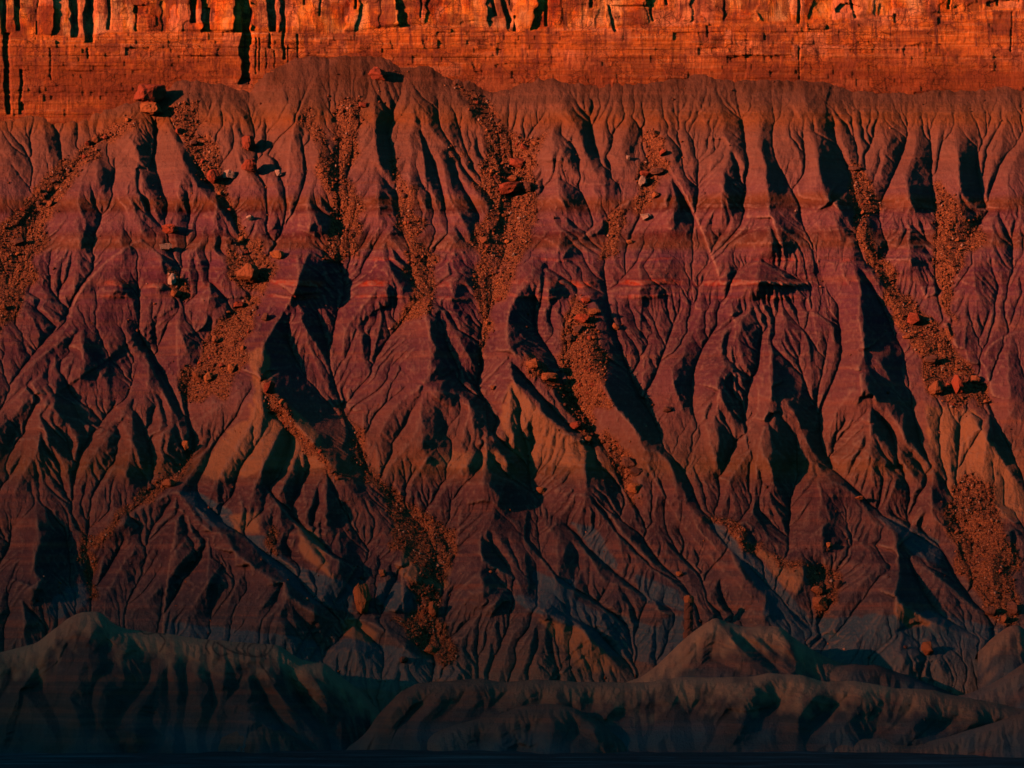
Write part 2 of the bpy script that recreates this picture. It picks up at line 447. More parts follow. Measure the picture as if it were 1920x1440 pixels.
RIDGES = [
 L('A1',670,710,740,800,780,880,765,950,715,1070,760,1190,800,1300,880,1400),
 L('A1',850,630,760,690,670,710,530,850,440,1120,480,1260,440,1400),
 L('A1',530,850,540,980,570,1060,600,1130),
 L('A1',850,630,930,700,1000,830,1040,930,1090,1010,1140,1080,1250,1200,1340,1330,1370,1440),
 L('A1',770,950,810,1010,860,1090,880,1160),
 L('A1',1240,455,1290,560,1370,670,1420,760),
 L('A1',1240,455,1220,560,1160,690,1180,760,1250,830),
 L('A1',1240,690,1300,830,1340,940),
 L('A1',1400,770,1340,860,1370,940,1420,1000,1460,1080,1500,1140),
 L('A1',1460,960,1530,1020,1570,1100,1610,1180),
 L('A1',1590,390,1590,500,1640,650,1650,770,1690,850,1700,930,1680,1050),
 L('A1',1770,760,1800,930,1850,1050,1890,1110),
 L('A1',1780,960,1740,1100,1760,1200,1830,1300,1890,1400),
 L('A1',1200,560,1160,700,1140,760),
 L('A1',250,640,250,760,280,870,300,980),
 L('A1',0,740,60,860,130,960),
 L('A1',0,900,40,960,90,1080),
 L('A1',660,1200,680,1310,700,1420),
 L('A1',1140,1300,1180,1370,1240,1440),
 L('A1',1240,200+1200,1420,1240,1450,1300),
 L('A2',370,430,370,500,440,600,500,680,490,710,570,800,650,900,700,990,760,1080,800,1120,830,1180),
 L('A2',570,430,640,530,700,600,770,650,810,730),
 L('A2',690,840,740,900,800,980),
 L('A2',180,490,190,660,190,780,215,920,250,970,280,1040),
 L('A2',200,940,220,1040,270,1100,290,1200,310,1250),
 L('A2',430,770,460,860,480,1000,520,1080,545,1140),
 L('A2',510,780,555,880,585,1000,600,1090,640,1170,690,1260,720,1360),
 L('A2',560,1190,570,1270,620,1340,690,1400,760,1440),
 L('A2',250,1200,250,1270,280,1340,340,1410),
 L('A2',1245,450,1250,590,1310,690,1350,800,1390,900,1440,1000,1490,1090),
 L('A2',1220,700,1190,740,1190,800,1250,860,1300,950,1400,1050,1470,1140),
 L('A2',1250,950,1225,1000,1240,1080,1300,1150,1340,1230),
 L('A2',1200,1160,1210,1260,1290,1330,1360,1400),
 L('A2',1680,600,1590,760,1590,850,1600,930),
 L('A2',1780,560,1790,730,1840,800,1870,880,1910,940),
 L('A2',1860,960,1830,1080,1830,1200,1850,1290),
 L('A2',1480,690,1480,760,1500,830),
 L('A2',400,380,440,470,460,520),
 L('A3',155,480,200,600,230,680,235,760,300,860,345,940),
 L('A3',235,800,250,900,210,1020,250,1090,245,1160),
 L('A3',400,470,460,610,440,740,420,820,460,900,470,1000,480,1100,490,1210,570,1290,650,1340,720,1380),
 L('A3',570,670,600,780,650,860,670,930),
 L('A3',660,440,690,560,745,660,745,750,760,860,770,980,800,1100,860,1150,920,1230,960,1290),
 L('A3',840,1120,850,1220,880,1320,920,1400),
 L('A3',870,640,880,730,900,780),
 L('A3',960,630,990,720,1000,770),
 L('A3',1190,690,1140,850,1110,980),
 L('A3',1310,740,1300,860,1250,980,1270,1100,1310,1190,1380,1230),
 L('A3',1500,520,1560,600,1610,720),
 L('A3',1530,700,1530,800,1545,880,1560,1050,1600,1130),
 L('A3',1280,1240,1230,1330,1200,1440),
 L('A3',490,1230,470,1330,400,1440),
 L('A3',1920,830,1830,960,1830,1100),
 L('A3',0,660,20,780,50,880,70,980),
 L('A3',-30,900,0,1010,40,1090,60,1180),
 L('B1',440,-40,450,70,480,150),
 L('B1',640,60,640,110,690,170,740,260,765,340),
 L('B1',900,0,910,60,960,130),
 L('B1',1150,120,1180,200,1210,270),
 L('B1',1240,0,1290,90,1340,170),
 L('B1',450,390,460,500,540,620,590,700,620,780),
 L('B1',450,400,340,480,150,640,0,790,-150,920),
 L('B1',430,560,310,690,190,780,0,960,-120,1080),
 L('B1',195,775,290,850,390,950,430,1060,400,1180),
 L('B1',620,390,680,490,740,580,765,660),
 L('B1',700,400,790,540,850,630,900,720,950,840,990,900,1020,1000),
 L('B1',1010,330,1010,420,1040,500,1050,600),
 L('B1',1740,-40,1700,60,1640,230,1560,370,1480,500,1480,590,1450,660,1540,760,1600,860,1700,980,1820,1120,1900,1240),
 L('B1',1640,220,1690,300,1700,380,1780,500,1850,620),
 L('B1',1480,690,1440,830,1400,960,1300,1130,1200,1300,1160,1400),
 L('B1',1590,900,1560,1010,1500,1130,1430,1300,1400,1430),
 L('B1',1700,1020,1660,1150,1590,1300,1540,1440),
 L('B1',1840,1160,1780,1300,1740,1440),
 L('B1',1440,690,1300,800,1180,880,1110,940),
 L('B1',750,790,790,880,830,960),
 L('B1',760,740,690,900,690,940,740,1030,790,1150),
 L('B1',690,920,590,1040,490,1170,430,1300),
 L('B1',900,790,960,880,950,1000,930,1120),
 L('B1',220,800,240,940,290,1050,350,1160,390,1250),
 L('B1',240,990,200,1110,120,1240,60,1400),
 L('B1',640,1190,560,1330,540,1440),
 L('B1',210,1290,300,1380,330,1440),
 L('B1',720,1330,740,1400,760,1440),
 L('B2',250,-60,270,60,320,150,370,230),
 L('B2',590,40,620,120,700,150,770,260),
 L('B2',560,150,480,290,490,430,530,520,550,600,470,700,440,740,330,820,240,950,180,1080),
 L('B2',590,370,650,450,700,540,760,640),
 L('B2',450,720,570,770,640,770,710,815,740,970,760,1040,860,1080,930,1160),
 L('B2',450,740,500,830,560,920),
 L('B2',700,860,600,1000,460,1170,370,1320),
 L('B2',450,830,440,920,400,1030,290,1160,240,1260),
 L('B2',800,1055,700,1170,590,1300,500,1440),
 L('B2',690,1200,800,1280,880,1340,930,1440),
 L('B2',240,130,120,280,30,400,10,520,30,640),
 L('B2',210,380,120,440,120,560,150,640),
 L('B2',1140,20,1020,150,940,330,945,500,1000,560,1100,620,1200,700),
 L('B2',1150,50,1200,110,1260,140,1310,190),
 L('B2',950,560,960,690,1040,760,1110,830,1130,880,1200,940,1290,1010,1360,1060),
 L('B2',1350,160,1400,240,1470,330,1500,420,1530,500),
 L('B2',1410,620,1480,730,1540,850,1640,960,1700,1080,1790,1110,1850,1180,1880,1290,1900,1420),
 L('B2',1360,1070,1300,1180,1200,1340,1180,1440),
 L('B2',1440,1120,1470,1190,1480,1290,1540,1440),
 L('B2',1680,30,1780,110,1880,170),
 L('B2',1920,560,1860,640,1880,760,1920,860),
 L('B2',960,700,900,850,920,1000),
 L('B3',280,230,280,340,350,430,400,590),
 L('B3',240,10,200,80,170,150),
 L('B3',280,340,220,480,230,620,190,740,250,860,300,960),
 L('B3',280,710,330,780,350,850),
 L('B3',190,760,130,880,150,1020,190,1180),
 L('B3',490,460,500,560,500,750,475,880,440,1020,450,1100,490,1180,520,1300),
 L('B3',510,740,580,820,640,910,680,1010,730,1100,760,1180),
 L('B3',480,900,420,1020,330,1160,250,1290,230,1400),
 L('B3',480,900,540,970,600,1040),
 L('B3',930,0,980,130,1000,200,990,330,1010,480,1020,540,990,650,1050,760,1150,850,1210,950,1260,1050,1350,1130,1420,1230,1450,1330),
 L('B3',1020,530,1100,590,1160,690,1210,790),
 L('B3',990,650,960,740,880,850,830,960),
 L('B3',1060,790,1050,940,1100,1020,1210,1130,1250,1180,1330,1280,1420,1400),
 L('B3',1050,940,980,1050,900,1160),
 L('B3',1600,870,1690,1000,1760,1100,1830,1200,1920,1330),
 L('B3',1550,870,1510,980,1480,1080),
 L('B3',1920,790,1830,900,1800,980,1780,1040),
 L('B3',740,1300,860,1280,950,1330,1030,1420,1080,1500,1180,1550,1210,1680,1220,1800,1190,1920,1280,1980,1400,2060,1560,2120,1800,2220,1920,2260),
 L('B3',1240,1180,1180,1300,1140,1420),
 L('B3',1640,30,1640,130,1660,240),
 L('B3',1400,810,1370,900,1400,1000),
 L('C1',200,-60,215,170,185,300,180,400),
 L('C1',0,560,100,500,190,415,280,480,270,540),
 L('C1',540,180,750,0,900,-80,1000,-110,1100,20,1170,100,1270,130,1310,220,1400,290,1500,360,1590,400,1640,480,1750,560,1900,620),
 L('C1',1170,110,1000,300,900,420,780,540),
 L('C1',1310,230,1240,300,1150,420,1080,540),
 L('C1',830,150,700,280,620,420,540,500),
 L('C1',1000,50,940,160,850,330,780,440),
 L('C1',1590,400,1480,520,1420,640),
 L('C1',1400,300,1330,400,1280,520),
 L('C1',1650,60,1750,200,1850,330,1900,420),
 L('C1',1430,-20,1480,100,1540,170),
 L('C2',860,0,790,110,790,250,880,320,980,380,990,450,1050,500,1200,590,1340,650,1400,720,1480,790,1560,870),
 L('C2',780,250,660,330,560,420,540,570),
 L('C2',870,320,760,430,640,570),
 L('C2',970,400,860,520,740,660),
 L('C2',1100,600,1040,700,990,790),
 L('C2',920,535,860,630,880,780),
 L('C2',1180,620,1200,760,1240,900,1280,960),
 L('C2',1110,650,1150,790,1080,900),
 L('C2',1110,200,1180,90,1230,60,1280,100,1400,260,1480,380,1600,420,1740,490,1800,560,1920,580),
 L('C2',1240,110,1250,230,1200,360),
 L('C2',1400,270,1340,370,1300,470),
 L('C2',1600,430,1520,530,1440,610),
 L('C2',1500,0,1590,120,1690,220,1770,320,1920,420),
 L('C2',1590,290,1560,150,1520,40),
 L('C2',370,150,340,310,450,400,560,470),
 L('C2',340,310,240,400,190,470),
 L('C2',-60,640,70,600,200,640,330,740,400,800,550,850,700,900),
 L('C2',850,80,900,170,960,260),
 L('C3',60,-20,130,60,260,160,270,220,300,300,350,370,400,430,455,480),
 L('C3',200,60,440,210,600,260,680,330,640,450),
 L('C3',270,260,200,380,150,480),
 L('C3',1200,240,1050,350,900,500),
 L('C3',1190,480,1080,600,1000,700),
 L('C3',1220,200,1350,300,1450,380,1550,460,1700,600),
 L('C3',1350,650,1380,740,1260,850),
 L('C3',1380,740,1450,870,1560,930),
 L('C3',1740,300,1840,100,1920,180),
 L('C3',1860,380,1830,520),
]
GULLIES = [
 L('A1',640,690,480,860,330,1050,180,1250,80,1440),
 L('A1',900,660,840,830,880,960,930,1080,940,1180,900,1260,870,1340),
 L('A1',650,880,640,1000,590,1130,560,1250,520,1340,520,1440),
 L('A1',950,640,1010,780,1110,930,1190,1060,1290,1160,1330,1290,1380,1400),
 L('A1',1150,600,1140,760,1240,860,1260,960,1290,1140),
 L('A1',1390,480,1500,680,1530,800,1610,1000,1620,1180,1600,1300,1510,1400),
 L('A1',1740,540,1720,640,1700,790,1720,960,1690,1100,1640,1200,1560,1340,1510,1440),
 L('A1',1880,520,1900,760,1900,900,1905,1100,1920,1300),
 L('A1',200,640,170,760,190,900),
 L('A1',320,700,340,860,320,1000,240,1100),
 L('A1',120,800,180,940,160,1080,100,1200),
 L('A1',1520,920,1500,1100,1510,1250),
 L('A1',1040,1060,1070,1200,1020,1330),
 L('A1',740,1290,790,1400),
 L('A2',120,560,100,760,60,900,0,1060),
 L('A2',300,560,260,740,290,880,300,1000,310,1100,320,1250,380,1400),
 L('A2',540,560,550,700,640,850,690,960,790,1060,850,1140,870,1240),
 L('A2',640,640,700,840,810,980,850,1060),
 L('A2',600,860,660,1010,730,1130,770,1220,740,1290,780,1400),
 L('A2',470,800,540,980,580,1160,540,1240),
 L('A2',760,480,850,640,950,760,970,900,960,1100,910,1240,910,1440),
 L('A2',1200,540,1080,720,1000,800),
 L('A2',1390,640,1430,850,1500,880,1505,1000,1505,1140,1490,1300,1460,1440),
 L('A2',1270,980,1330,1040,1400,1180,1460,1270),
 L('A2',1700,700,1650,850,1620,960,1590,1050,1510,1160),
 L('A2',1540,700,1515,870),
 L('A2',1750,900,1700,1150,1640,1300,1580,1440),
 L('A2',1120,860,1140,1000,1130,1160,1060,1250),
 L('A3',90,880,80,1100,60,1250,40,1400),
 L('A3',310,560,340,700,355,830,365,950,345,1100,250,1260,130,1430),
 L('A3',510,620,510,850,590,1030,650,1130,665,1220,700,1300,750,1380,760,1470),
 L('A3',680,760,690,960,660,1090),
 L('A3',840,640,860,850,930,980,980,1180,970,1300,1010,1440),
 L('A3',920,640,940,780,960,900),
 L('A3',1070,760,980,900),
 L('A3',1380,640,1400,860,1400,1000,1415,1200,1450,1400),
 L('A3',1290,680,1210,920,1120,1120,1080,1260),
 L('A3',1660,640,1650,800,1650,950,1680,1100,1710,1190,1600,1330,1560,1440),
 L('A3',1470,740,1430,960,1440,1150),
 L('A3',1900,740,1800,900,1740,1060,1710,1190),
 L('B1',540,-60,520,60,520,180),
 L('B1',770,130,780,280,780,430,860,560,930,690,985,800,1030,900,1050,1000,1070,1090),
 L('B1',1030,160,1040,230,960,340,900,500,875,590),
 L('B1',1120,180,1100,260,1120,380),
 L('B1',510,190,380,320,240,480,100,660,30,770,-60,880),
 L('B1',610,540,635,780,650,830,560,930,530,980,450,1120,420,1260,400,1420),
 L('B1',700,520,765,690,650,840),
 L('B1',330,700,410,850,475,1000,470,1100),
 L('B1',1350,180,1420,230,1300,330,1160,440,1110,580,1060,700,1050,830,1090,1000,1080,1090,1000,1220,880,1300,760,1420),
 L('B1',1600,320,1590,400,1650,560,1720,680,1800,780,1890,900,1920,980),
 L('B1',1780,320,1840,540,1870,650,1900,760,1960,850),
 L('B1',860,860,860,1000,830,1180,780,1340),
 L('B1',1330,900,1210,1060,1160,1180,1080,1300),
 L('B1',1490,960,1440,1080,1350,1200,1300,1400),
 L('B1',1640,1030,1580,1180,1500,1300,1470,1440),
 L('B1',1760,1160,1700,1270,1650,1440),
 L('B1',100,950,60,1050,0,1160),
 L('B1',150,980,130,1110,60,1230,0,1290),
 L('B1',300,1120,380,1250,350,1400),
 L('B1',660,960,700,1080,640,1160,540,1300),
 L('B2',-10,0,20,200,-20,330,-40,480,10,640,20,830,90,1000,130,1160,220,1280,330,1400,450,1520,560,1640),
 L('B2',450,0,530,160,420,260,330,390,280,440,200,560,130,680,40,790),
 L('B2',360,0,400,120,430,220),
 L('B2',720,0,760,100,790,300,775,500,790,640,770,760,860,840,910,960,940,1060,1040,1110,1050,1200,1060,1300,1150,1400,1190,1470),
 L('B2',840,60,850,300,820,430,790,560),
 L('B2',160,420,160,560,100,660),
 L('B2',560,560,640,680,700,740,770,770),
 L('B2',560,440,620,580,680,690),
 L('B2',470,640,330,760,200,880,140,1020),
 L('B2',590,900,570,1020,460,1140,350,1300),
 L('B2',430,860,390,960,300,1080,220,1230),
 L('B2',700,1050,660,1180,560,1290,500,1400),
 L('B2',1090,230,1090,400,1130,470,1200,580,1240,690),
 L('B2',1000,640,1080,740,1160,830,1240,920,1330,990,1400,1050,1440,1150,1560,1300,1640,1440),
 L('B2',1220,600,1250,740,1370,890,1440,1010,1580,1130,1590,1290,1680,1430,1700,1500),
 L('B2',1470,60,1490,200,1500,320,1530,460,1600,620,1640,720,1685,800,1760,930,1820,1100,1900,1180,1980,1300),
 L('B2',1940,200,1880,340,1800,570,1760,680,1690,790),
 L('B2',1300,1220,1330,1340,1300,1440),
 L('B3',70,40,0,250),
 L('B3',310,560,330,700),
 L('B3',210,360,100,540,50,700,60,850,110,1000,140,1130,200,1250,210,1360,150,1440),
 L('B3',440,420,420,600,370,720,350,870,300,1030,250,1150,215,1240),
 L('B3',640,1000,620,1100,610,1250,600,1400,590,1660),
 L('B3',760,0,800,150,870,270,880,400,890,560,840,720,780,850,770,960,790,1100,870,1200,960,1300,1060,1400,1180,1450,1290,1500,1430,1610,1500,1740,1570,1860,1700,2000,1760,2120),
 L('B3',640,560,700,760,760,960),
 L('B3',830,420,780,640,740,860,765,970),
 L('B3',990,60,1110,270,1180,440,1240,540,1220,650,1260,790,1300,900,1330,1040,1390,1170,1490,1310,1530,1440),
 L('B3',1050,60,1150,90,1230,190,1330,310,1450,400,1520,520,1600,620,1690,730,1740,860,1800,980,1860,1130,1920,1260),
 L('B3',1420,180,1480,340,1500,440),
 L('B3',1400,0,1440,240,1500,400,1540,500),
 L('B3',1800,120,1700,380,1610,590),
 L('B3',1760,560,1740,760),
 L('B3',930,900,860,1010,860,1150),
 L('B3',1090,880,1190,1010,1290,1110,1390,1260),
 L('B3',1560,960,1550,1100,1530,1260),
 L('B3',1440,900,1450,1060,1500,1240),
 L('C1',350,100,385,250,350,420,300,480),
 L('C1',70,-40,60,150,0,280),
 L('C1',110,540,60,660,20,720),
 L('C1',480,-60,500,80,490,200,520,350,510,520),
 L('C1',1150,-60,1250,40,1400,140,1500,230,1640,330,1750,470,1880,560,2000,640,2150,760),
 L('C1',930,150,850,300,740,460,700,600),
 L('C1',1130,250,1000,440,900,600),
 L('C1',1260,310,1215,420,1170,620),
 L('C1',1420,400,1330,520,1300,640),
 L('C1',700,150,620,300,530,440),
 L('C1',1540,100,1600,190,1740,310,1800,400),
 L('C1',1600,560,1560,660),
 L('C2',0,-100,60,80,140,180,220,260),
 L('C2',480,0,620,200,630,320,560,430,530,600,560,760),
 L('C2',620,250,720,140,820,60),
 L('C2',800,150,950,330,1010,480,1100,480,1090,320,1110,200,1100,0),
 L('C2',1180,0,1300,100,1400,220,1560,350,1700,460,1850,520,1990,560),
 L('C2',1320,300,1270,520,1300,640),
 L('C2',1480,440,1400,560),
 L('C2',1200,640,1180,740,1210,860,1220,940),
 L('C2',830,680,850,780,830,870),
 L('C2',1230,560,1400,640,1560,800,1700,880),
 L('C2',-100,420,0,560,200,570,400,580,500,640,480,760,560,800),
 L('C2',900,100,980,260,1020,400),
 L('C2',240,480,300,560),
 L('C2',1650,80,1780,270,1860,340,1950,420),
 L('C3',-100,20,60,190,180,340,240,480,330,600,420,700),
 L('C3',150,60,300,230,420,360,560,480,700,600,800,720),
 L('C3',720,250,850,360,820,520,760,640,800,720,900,800),
 L('C3',380,200,430,260,560,240,620,240),
 L('C3',1290,60,1430,170,1500,300,1570,420,1700,560,1750,680,1700,820),
 L('C3',1500,0,1620,160,1660,340,1800,480,1860,600),
 L('C3',1280,300,1400,530,1560,640,1720,700),
 L('C3',1290,700,1180,860,1100,880),
 L('C3',1000,500,900,640),
]
RUBBLE = [  # loose rock chutes (outlines)
 L('A1',640,690,700,640,760,690,560,800,400,1050,300,1200,230,1440,-60,1440,-60,1300,100,1200,330,900),
 L('B1',-60,-20,220,-20,170,120,90,330,0,450,-60,500),
 L('A1',950,620,1060,560,1150,800,1250,860,1260,960,1300,1150,1380,1300,1500,1380,1440,1460,1380,1440,1300,1200,1200,1060,1080,940,1000,780),
 L('B1',1300,-20,1500,-20,1560,50,1440,190,1340,170,1290,60),
 L('B1',950,60,1030,100,1040,230,980,250),
 L('B1',1400,200,1460,240,1380,560,1280,790,1050,830,1020,760,1090,580,1160,440,1280,310),
 L('A1',1640,700,1740,600,1860,900,1840,1000,1760,760),
 L('A2',20,560,110,560,60,900,60,1100,140,1460,-60,1440,-80,900),
 L('A2',300,860,380,1020,400,1200,470,1380,520,1460,400,1460,310,1300),
 L('B2',330,-20,500,-20,540,160,480,290,330,400,280,430,380,260,430,150),
 L('A2',560,700,700,920,850,1100,860,1200,780,1060,640,860),
 L('A2',640,480,850,560,980,780,1180,740,1060,850,1070,1000,1060,1150,1080,1250,1000,1460,740,1460,760,1260,840,1150,800,1000,810,720),
 L('B2',760,-20,1000,-20,900,260,860,340,810,520,780,600,770,480,780,280,740,120),
 L('A2',1740,740,1830,800,1820,960,1760,1100,1720,1230,1640,1180,1680,950),
 L('B2',1350,200,1450,330,1420,470,1470,570,1520,830,1370,910,1260,740,1240,450,1300,300),
 L('B2',990,570,1100,580,1210,690,1330,800,1450,900,1420,1060,1300,900,1120,700),
 L('B2',1480,980,1640,1130,1670,1200,1680,1420,1600,1300,1560,1150,1440,1060),
 L('A3',930,880,1020,930,1080,1080,1060,1250,1130,1460,1000,1460,960,1200,960,1080),
 L('A3',1440,1000,1640,1260,1700,1180,1720,1240,1600,1460,1440,1460,1420,1200),
 L('B3',1020,-20,1130,-20,1200,150,1350,310,1480,440,1580,620,1700,720,1720,860,1620,780,1580,880,1400,790,1370,600,1250,430,1150,300),
 L('B3',1430,-20,1620,-20,1500,200,1490,400,1430,240),
 L('B3',1480,1300,1560,1240,1760,1300,1800,1500,1900,1900,1860,2080,1720,2000,1600,1840,1500,1600),
 L('B1',1100,1040,1060,1160,900,1330,740,1440,620,1560,560,1640,480,1640,700,1400,900,1260,1000,1180),
 L('C1',480,60,530,240,530,470,500,470,470,180),
 L('C1',1480,90,1560,120,1600,250,1520,180),
 L('B1',1480,680,1560,760,1700,960,1860,1180,1960,1260,1920,1280,1780,1140,1620,980,1500,820),
 L('B2',0,820,100,1000,150,1160,260,1280,430,1420,620,1560,640,1720,580,1860,480,1840,300,1600,260,1440,150,1250,60,1040),
 L('C2',380,380,560,460,560,620,640,780,560,850,440,780,300,600,430,560),
 L('C3',720,280,900,380,820,560,720,580,700,400),
 L('C3',100,0,300,60,420,200,700,300,640,330,380,220,200,80),
 L('A2',1600,1130,1560,1460,1480,1460,1500,1200),
]
TEAL = [
 L('C1',1370,130,1480,130,1640,290,1920,390,1960,560,1760,520,1600,380),
 L('C1',330,470,400,420,480,400,500,520,330,600,250,560),
 L('C2',0,380,80,440,60,560,-60,520), L('C2',190,440,300,370,420,470,440,560,240,560),
 L('C2',0,700,360,770,450,820,740,900,300,1010,60,980,-200,900),
 L('C2',1090,330,1180,370,1320,380,1300,480,1430,560,1560,570,1760,650,1920,560,1960,900,1500,800,1200,600,1080,500),
 L('C2',940,470,1050,470,1240,600,1060,560),
 L('C2',1300,60,1420,80,1500,200,1560,330,1460,290),
 L('C2',1640,340,1900,440,1960,560,1700,500),
 L('C3',140,60,220,70,460,300,720,600,1400,560,1960,700,1960,1080,1300,960,900,860,700,780,460,600,460,480,330,300),
 L('C3',1080,20,1180,40,1440,160,1450,300,1300,240,1190,100),
 L('C1',960,620,1500,680,1760,720,1960,900,1960,1000,900,700),
 L('B1',1000,1320,1120,1330,1280,1420,1400,1560,1180,1520),
]
TAN = [
 L('B1',1380,560,1500,500,1540,760,1760,960,1880,1180,1700,1210,1500,1180,1380,1240,1200,1260,1100,1200,1240,1040,1400,900,1440,760),
 L('B2',960,700,1200,950,1440,1100,1440,1190,1180,1180,960,1120,880,900),
 L('B2',600,1100,900,1100,930,1180,640,1200,480,1180), L('C1',1300,20,1460,0,1460,120,1320,120), L('C1',1660,60,1780,120,1880,380,1700,250),
 L('B3',1380,840,1640,860,1760,1080,1900,1300,1960,1480,1500,1460,1480,1200,1380,1050),
 L('C2',340,200,620,300,560,520,420,420,300,330), L('C2',0,600,80,600,220,690,160,740,0,690), L('C3',210,80,420,200,680,320,640,460,560,420,440,260),
 L('C2',1100,600,1340,650,1500,800,1560,900,1360,900,1180,700), L('C3',1190,500,1400,620,1280,660,1200,580),
]


MAIN_R = [
 L('B1',1740,-40,1640,230,1480,500,1450,660,1600,860,1820,1120,1960,1300,2060,1420),
 L('B2',540,190,480,290,530,520,450,740,710,815,790,1050,930,1160,860,1440,790,1690,980,1820,1080,2010,1340,2090,1480,2230),
 L('B2',1140,20,940,330,960,690,1130,880,1360,1060,1330,1300,1230,1500,1400,1700,1600,1860,1800,2000,1920,2020),
 L('B2',1350,160,1410,620,1640,960,1850,1180,1980,1440,2130,1600,2190,1660,2370,1910),
 L('A3',660,440,770,980,920,1290,1000,1640,1020,1980,1050,2230,1210,2390,1420,2670),
 L('B3',740,1300,950,1330,1180,1550,1200,1920,1560,2120),
 L('C1',540,180,1000,-110,1300,200,1600,450,1900,620),
]
MAIN_G = [
 L('A1',640,690,400,960,100,1440,0,1700),
 L('A1',1050,560,1150,850,1290,1160,1390,1400,1440,1540,1300,1770,1110,2020,1050,2270,1080,2530,880,2740,500,2960,510,3400),
 L('A2',1020,850,960,1100,910,1440,830,1740,790,2040,770,2200,910,2400,1050,2640,1190,2910,1300,2980,1560,3230,1850,3400),
 L('B1',1930,-300,1900,0,1880,300,1840,540,1910,800,2050,1120,2370,1500,2500,1840), L('B2',1300,300,1300,740,1440,1010,1590,1290,1720,1500,1900,1700,2250,2040),
 L('B2',1500,320,1640,720,1760,930,1900,1180,2070,1500,2340,1800,2620,2040), L('B3',870,270,890,560,780,850,790,1100,960,1300,1180,1450,1430,1610,1570,1860,1760,2120),
 L('B3',1110,270,1240,540,1330,1040,1490,1310), L('B1',760,430,930,690,1050,1000)]


def to_cells(lines, u0, v0, h, w, H, topfn=None, edge=0.25):
    """points (in cells) and arc-length ramps of all lines"""
    pts, ramp = [], []
    for ln in lines:
        p = sample_line(ln, 1.5)
        if topfn is not None:
            p = p.copy(); p[:, 1] = p[:, 1] - topfn(p[:, 0])
        q = np.stack([(p[:, 1] - v0) / H, (p[:, 0] - u0) / H], -1)
        s = np.arange(len(p)) * 1.5
        r = np.clip(edge + s / 45, 0, 1) * np.clip(edge + (s[-1] - s) / 55, 0, 1) * np.interp(s[-1], [50, 110, 220], [.6, 1.0, 1.3])
        ok = (q[:, 0] > 0) & (q[:, 0] < h - 1) & (q[:, 1] > 0) & (q[:, 1] < w - 1)
        pts.append(q[ok]); ramp.append(r[ok])
    return np.vstack(pts), np.concatenate(ramp)


def nearest_field(h, w, cells, vals):
    """distance to the nearest of the given cells and the value there (jump flooding)"""
    py = np.full((h, w), 1e6); px = np.full((h, w), 1e6); pv = np.zeros((h, w))
    py[cells[:, 0], cells[:, 1]] = cells[:, 0]; px[cells[:, 0], cells[:, 1]] = cells[:, 1]; pv[cells[:, 0], cells[:, 1]] = vals
    gy, gx = np.mgrid[0:h, 0:w]
    best = (py - gy) ** 2 + (px - gx) ** 2
    k = 256
    while k >= 1:
        for dy in (-k, 0, k):
            for dx in (-k, 0, k):
                if (dy == 0 and dx == 0) or abs(dy) >= h or abs(dx) >= w: continue
                ys = slice(max(0, -dy), h - max(0, dy)); yt = slice(max(0, dy), h - max(0, -dy))
                xs = slice(max(0, -dx), w - max(0, dx)); xt = slice(max(0, dx), w - max(0, -dx))
                cy, cx, cv = py[yt, xt], px[yt, xt], pv[yt, xt]
                dd = (cy - gy[ys, xs]) ** 2 + (cx - gx[ys, xs]) ** 2
                m = dd < best[ys, xs]
                best[ys, xs] = np.where(m, dd, best[ys, xs]); py[ys, xs] = np.where(m, cy, py[ys, xs])
                px[ys, xs] = np.where(m, cx, px[ys, xs]); pv[ys, xs] = np.where(m, cv, pv[ys, xs])
        k //= 2
    return np.sqrt(best), pv


def relief(ridges, gullies, u0, v0, h, w, H, k=0.8, lim=26, topfn=None, screen=0.0006):
    R, rr = to_cells(ridges, u0, v0, h, w, H, topfn, 0.15)
    G, gr = to_cells(gullies, u0, v0, h, w, H, topfn, 0.3)
    dr = np.minimum(nearest(R, G), lim) * 0.62 * k * rr
    dg = np.minimum(nearest(G, R), lim) * 0.42 * k * gr
    cells = np.vstack([np.rint(R), np.rint(G)]).astype(int)
    vals = np.concatenate([dr, -dg])
    mem = solve_relief(h, w, cells, vals, screen)
    nr = len(R)
    dR, vR = nearest_field(h, w, cells[:nr], vals[:nr])
    dG, vG = nearest_field(h, w, cells[nr:], vals[nr:])
    fac = (vR * dG + vG * dR) / (dR + dG + 1e-6)           # flat facets from crest to gully
    near = np.exp(-((np.minimum(dR, dG) / (2.2 * lim)) ** 2))
    fac = blur(fac, 2) * near + mem * (1 - near)
    return 0.3 * mem + 0.7 * fac                           # protrusion, in cells


# ------------------------------------------------------------------ the badlands slope
H = 2.0
U0, U1, V0, V1 = -300, 2220, 96, 1470
w = int((U1 - U0) / H); h = int((V1 - V0) / H)
ug = U0 + np.arange(w) * H; vg = V0 + np.arange(h) * H
UU, VV = np.meshgrid(ug, vg)
TOPX = [-300, 0, 60, 150, 240, 300, 340, 420, 462, 500, 560, 640, 700, 730, 800, 860, 920, 1000, 1050, 1120, 1250, 1400, 1450, 1520, 1600, 1700, 1760, 1850, 1920, 2220]
TOPV = [215, 212, 205, 204, 186, 168, 148, 152, 158, 138, 120, 114, 118, 124, 134, 150, 164, 152, 142, 147, 146, 145, 152, 160, 175, 181, 172, 168, 160, 165]
top = np.interp(ug, TOPX, TOPV)
top = np.convolve(np.pad(top, 6, mode='edge'), np.ones(13) / 13, 'valid')
rag = 5.0 * vnoise(1, w, 2, 14)[0] + 3.0 * vnoise(1, w, 2, 5)[0]
YC = 1600.0      # cliff depth in px (x S = 400 m)
sl_ = 1.19       # depth gained per pixel of height
vm = 150.0
blend = np.clip((VV - vm) / 350, 0, 1)
